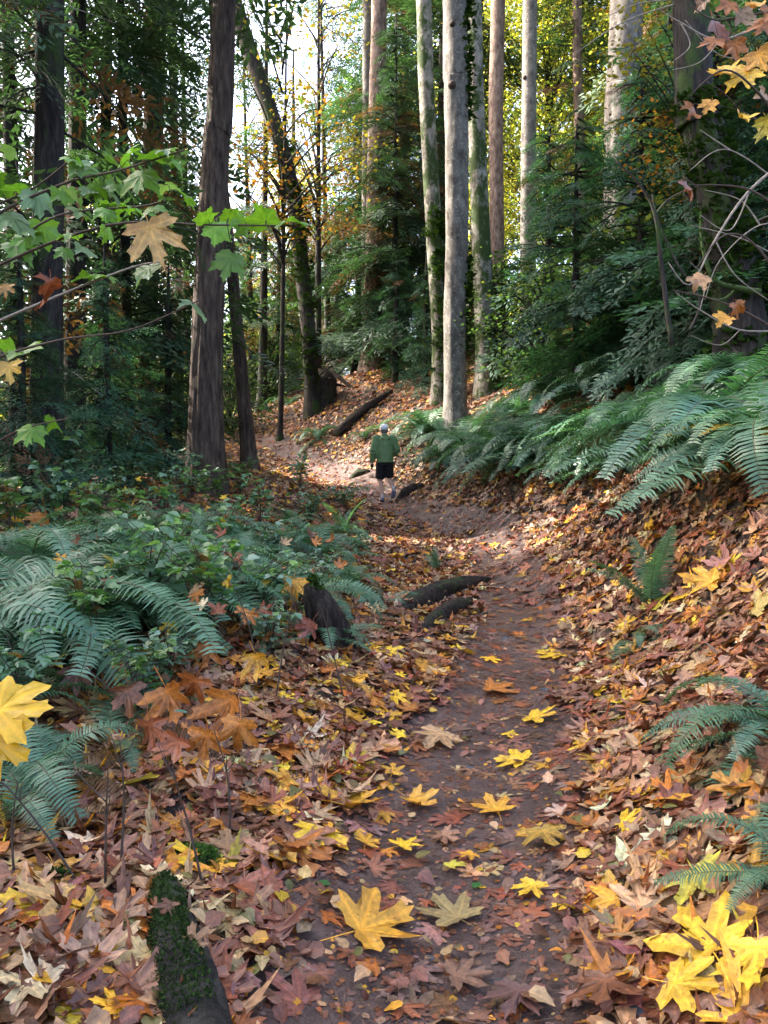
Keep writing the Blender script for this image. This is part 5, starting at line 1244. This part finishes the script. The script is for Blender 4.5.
def litter():
    r_ = np.random.default_rng(23); mb = MB(); cand = []
    N = 95000
    u = r_.uniform(0, 1, N); Y = 1.5 * (32 / 1.5) ** (u ** .62); X = r_.uniform(-.62, .62, N) * (Y + 1.2) 
    dens_w = np.clip(Y / 9, .12, 1)            # equal area density: cells grow with distance
    keep = r_.uniform(0, 1, N) < np.clip(.55 + .0 * Y, 0, 1); X, Y = X[keep], Y[keep]
    pd = path_dist(X, Y); hw = path_half(X, Y)
    on = pd < hw * .95; edge = np.clip((pd - hw * .5 + .25 * fbm(X * 2.1, Y * 2.1, 61, 3)) / .5, 0, 1)
    # leaves gather in drifts
    dr = fbm(X * 1.3, Y * 1.3, 44, 3) + .5
    keep = np.where(on, r_.uniform(0, 1, len(X)) < .15 + .55 * edge + .18 * np.clip((Y - 5) / 4, 0, 1), r_.uniform(0, 1, len(X)) < np.clip(.35 + .9 * dr, 0, 1))
    keep &= r_.uniform(0, 1, len(X)) < np.clip(.5 + .12 * (Y - 2), .5, 1)
    left_far = (X < -1.2 - .10 * Y) & (Y > 4)
    keep &= ~(left_far & (r_.uniform(0, 1, len(X)) < .45))
    right_far = (X > 1.6 + .16 * Y) & (Y > 8); keep &= ~(right_far & (r_.uniform(0, 1, len(X)) < .6))
    X, Y, on, edge = X[keep], Y[keep], on[keep], edge[keep]
    n2 = 34000; X2 = r_.uniform(-8, 7, n2); Y2 = r_.uniform(8, 31, n2); pd2 = path_dist(X2, Y2); hw2 = path_half(X2, Y2); on2 = pd2 < hw2 * .8
    k2 = np.where(on2, r_.uniform(0, 1, n2) < .42, True) & ((X2 > -1.5 - .16 * Y2) | (r_.uniform(0, 1, n2) < .3))
    X, Y, on, edge = np.r_[X, X2[k2]], np.r_[Y, Y2[k2]], np.r_[on, on2[k2]], np.r_[edge, np.ones(k2.sum()) * np.where(on2[k2], .5, 1)]; k = len(X)
    h = H(X, Y); n = normal_at(X, Y)
    lift = np.where(on & (edge < .3), .004, .008 + .035 * r_.uniform(0, 1, k) ** 1.5)
    P = np.c_[X, Y, h] + n * lift[:, None]
    size = np.where(on, r_.uniform(.045, .115, k), r_.uniform(.06, .135, k)) * np.where(r_.uniform(0, 1, k) < .25, 1.25, 1)
    size = size * (1 + .25 * np.clip((4.5 - Y) / 1.5, 0, 1) * ~on)
    tilt = np.where(on & (edge < .3), .05, .07 + .17 * r_.uniform(0, 1, k) ** 1.8)
    colb, ib = pick(PAL_BANK, k, r_); colp, ip = pick(PAL_PATH, k, r_)
    col = np.where(on[:, None] & (edge[:, None] < .6), colp, colb)
    Fm = frames(n, r_.uniform(0, 6.28, k), tilt, r_)
    flat = on & (edge < .3); near = Y < 7.5
    ti = r_.integers(0, 8, k); used = np.zeros(k, bool)
    # the leaves that show largest become things of their own
    px = 384 + F_PX * P[:, 0] / P[:, 1]; py = 477 - F_PX * (P[:, 2] - CAM_Z) / P[:, 1]
    vis = (px > 15) & (px < 755) & (py > 520) & (py < 1010) & near & (lift > .02)
    show = np.where(vis, size / Y * (lift > .02), 0)
    idx = np.argsort(-show)[:225]
    for q in range(8):
        m = (ti == q) & near & ~flat; m[idx] = False; scatter(mb, TPL_HI[q], P[m], Fm[m], size[m], col[m])
    for q in range(4):
        m = (ti % 4 == q) & ~near & ~flat; scatter(mb, TPL_LO[q], P[m], Fm[m], size[m], col[m])
    for q in range(3):
        m = (ti % 3 == q) & flat; m[idx] = False; scatter(mb, TPL_FLAT[q], P[m], Fm[m], size[m], col[m])
    # crumbs and broken bits trodden into the trail
    kb = 9000; t = r_.uniform(0, 1, kb); Yc = 1.6 * (20 / 1.6) ** t; Xc = np.interp(Yc, PATH[:, 1][:150], PATH[:, 0][:150]) + r_.normal(0, .6, kb)
    nb = normal_at(Xc, Yc); cb, _ = pick(PAL_PATH, kb, r_)
    tri = (np.array([(-.5, -.3, 0), (.4, -.4, .05), (.5, .35, 0), (-.2, .5, .08), (-.6, .1, .02)], float), np.array([(0, 1, 2), (0, 2, 3), (0, 3, 4)]), np.ones(5))
    scatter(mb, tri, np.c_[Xc, Yc, H(Xc, Yc) + .003], frames(nb, r_.uniform(0, 6.28, kb), np.full(kb, .12), r_), r_.uniform(.006, .03, kb), cb)
    # oval alder leaves among the maple
    ka = 5200; t = r_.uniform(0, 1, ka); Ya = 1.6 * (14 / 1.6) ** t; Xa = r_.uniform(-.6, .6, ka) * (Ya + 1); oa = path_dist(Xa, Ya) < path_half(Xa, Ya) * .8; kp = ~oa | (r_.uniform(0, 1, ka) < .3); Xa, Ya = Xa[kp], Ya[kp]; ka = len(Xa)
    na = normal_at(Xa, Ya); ca_, _ = pick([(BRN, .3), (TAN, .25), ((.16, .13, .04), .15), (GOLD, .12), (PUR, .18)], ka, r_); Pa = np.c_[Xa, Ya, H(Xa, Ya)] + na * (.012 + .04 * r_.uniform(0, 1, (ka, 1))); Fa = frames(na, r_.uniform(0, 6.28, ka), np.full(ka, .3), r_); sa = r_.uniform(.035, .085, ka)
    for q in range(3):
        m = np.arange(ka) % 3 == q; scatter(mb, oval(60 + q, True, .38, (.1, .35, -.2)[q], (.1, .3, .5)[q]), Pa[m], Fa[m], sa[m], ca_[m])
    # a few leaves lying on the dead wood
    for (a_, b_, kk, hgt) in (((394, 614), (488, 580), 26, .12), ((418, 632), (470, 603), 12, .09), ((335, 640), (312, 585), 8, .14), ((165, 930), (195, 1010), 7, .12)):
        for q in range(kk):
            f = r_.uniform(0, 1); p = ground_px(a_[0] + (b_[0] - a_[0]) * f + r_.normal(0, 4), a_[1] + (b_[1] - a_[1]) * f + r_.normal(0, 3), 1.2)
            cc, _ = pick(PAL_BANK, 1, r_); scatter(mb, TPL_HI[q % 8], (p + (0, 0, hgt * r_.uniform(.5, 1)))[None], frames(np.array([[0, -.3, 1.]]), r_.uniform(0, 6.28, 1), np.array([.3]), r_), [r_.uniform(.05, .09)], cc)
    # needles and bits of twig
    kt = 2500; t = r_.uniform(0, 1, kt); Yc = 1.6 * (9 / 1.6) ** t; Xc = r_.uniform(-.6, .6, kt) * (Yc + .6)
    nb = normal_at(Xc, Yc); stick = (np.array([(-.5, -.012, 0), (.5, -.008, .02), (.5, .008, .02), (-.5, .012, 0), (0, 0, .03)], float), np.array([(0, 1, 4), (1, 2, 4), (2, 3, 4), (3, 0, 4)]), np.ones(5))
    scatter(mb, stick, np.c_[Xc, Yc, H(Xc, Yc) + .006], frames(nb, r_.uniform(0, 6.28, kt), np.full(kt, .1), r_), r_.uniform(.03, .16, kt), np.array((.16, .09, .06)) * r_.uniform(.5, 1.5, (kt, 1)))
    tag(mb.build('leaf_litter', M['leaf_dead'], smooth=True), 'brown and purple maple leaf litter covering the slope and verges', 'leaf litter', kind='stuff')
    # labels: colour, then the nearest landmark, then the order of nearness
    LM = [((172, 960), 'beside the mossy log'), ((60, 940), 'near the bright yellow leaf at lower left'), ((110, 830), 'under the bare shoots at left'), ((200, 880), 'by the bright moss mound'), ((300, 960), 'left of the largest golden leaf'), ((260, 830), 'by the golden leaf at the left trail edge'),
          ((330, 760), 'on the left verge below the stump'), ((200, 780), 'under the orange hanging leaves'), ((300, 690), 'in front of the rotten stump'), ((400, 660), 'between the stump and the trail'), ((390, 900), 'right of the largest golden leaf'), ((470, 800), 'on the middle of the trail'),
          ((520, 960), 'on the near trail mud'), ((600, 850), 'on the right edge of the trail'), ((640, 930), 'left of the big yellow leaf at lower right'), ((720, 1000), 'at the lower right corner'), ((700, 850), 'by the cream leaf on the right verge'), ((650, 760), 'on the right slope below the near fern'),
          ((740, 800), 'under the near fern at right'), ((600, 690), 'below the drooping small fern'), ((680, 640), 'by the upright small fern'), ((740, 600), 'high on the right slope'), ((620, 560), 'under the row of big ferns'), ((480, 620), 'by the rotten trail logs'), ((540, 700), 'on the right of the trail mid way')]
    L = np.array([a for a, _ in LM]); groups = {}
    for i in idx:
        ci = ip[i] if (on[i] and edge[i] < .6) else ib[i]; pal = PAL_PATH if (on[i] and edge[i] < .6) else PAL_BANK
        cn = CNAME.get(pal[ci][0], 'pinkish brown'); w = int(np.argmin(((L - (px[i], py[i])) ** 2).sum(1)))
        groups.setdefault((cn, w), []).append(i)
    ORD = ['nearest', 'second nearest', 'third nearest', 'fourth nearest', 'fifth nearest', 'sixth nearest', 'seventh nearest', 'eighth nearest', 'ninth nearest', 'tenth nearest', 'eleventh nearest', 'twelfth nearest']
    for (cn, w), l in groups.items():
        l.sort(key=lambda i: Y[i])
        for r, i in enumerate(l):
            V, T_, E = TPL_HI[ti[i]]; q = MB(); q.add((V * size[i]) @ Fm[i].T, T_, col[i], E)
            o = q.build('fallen_leaf', M['leaf_dead']); o.location = tuple(P[i])
            lab = (cn + ' fallen leaf ' + LM[w][1]) if len(l) == 1 else '%s %s fallen leaf %s' % (ORD[min(r, 11)], cn, LM[w][1])
            tag(o, lab, 'leaf', LEAF_G)
litter()
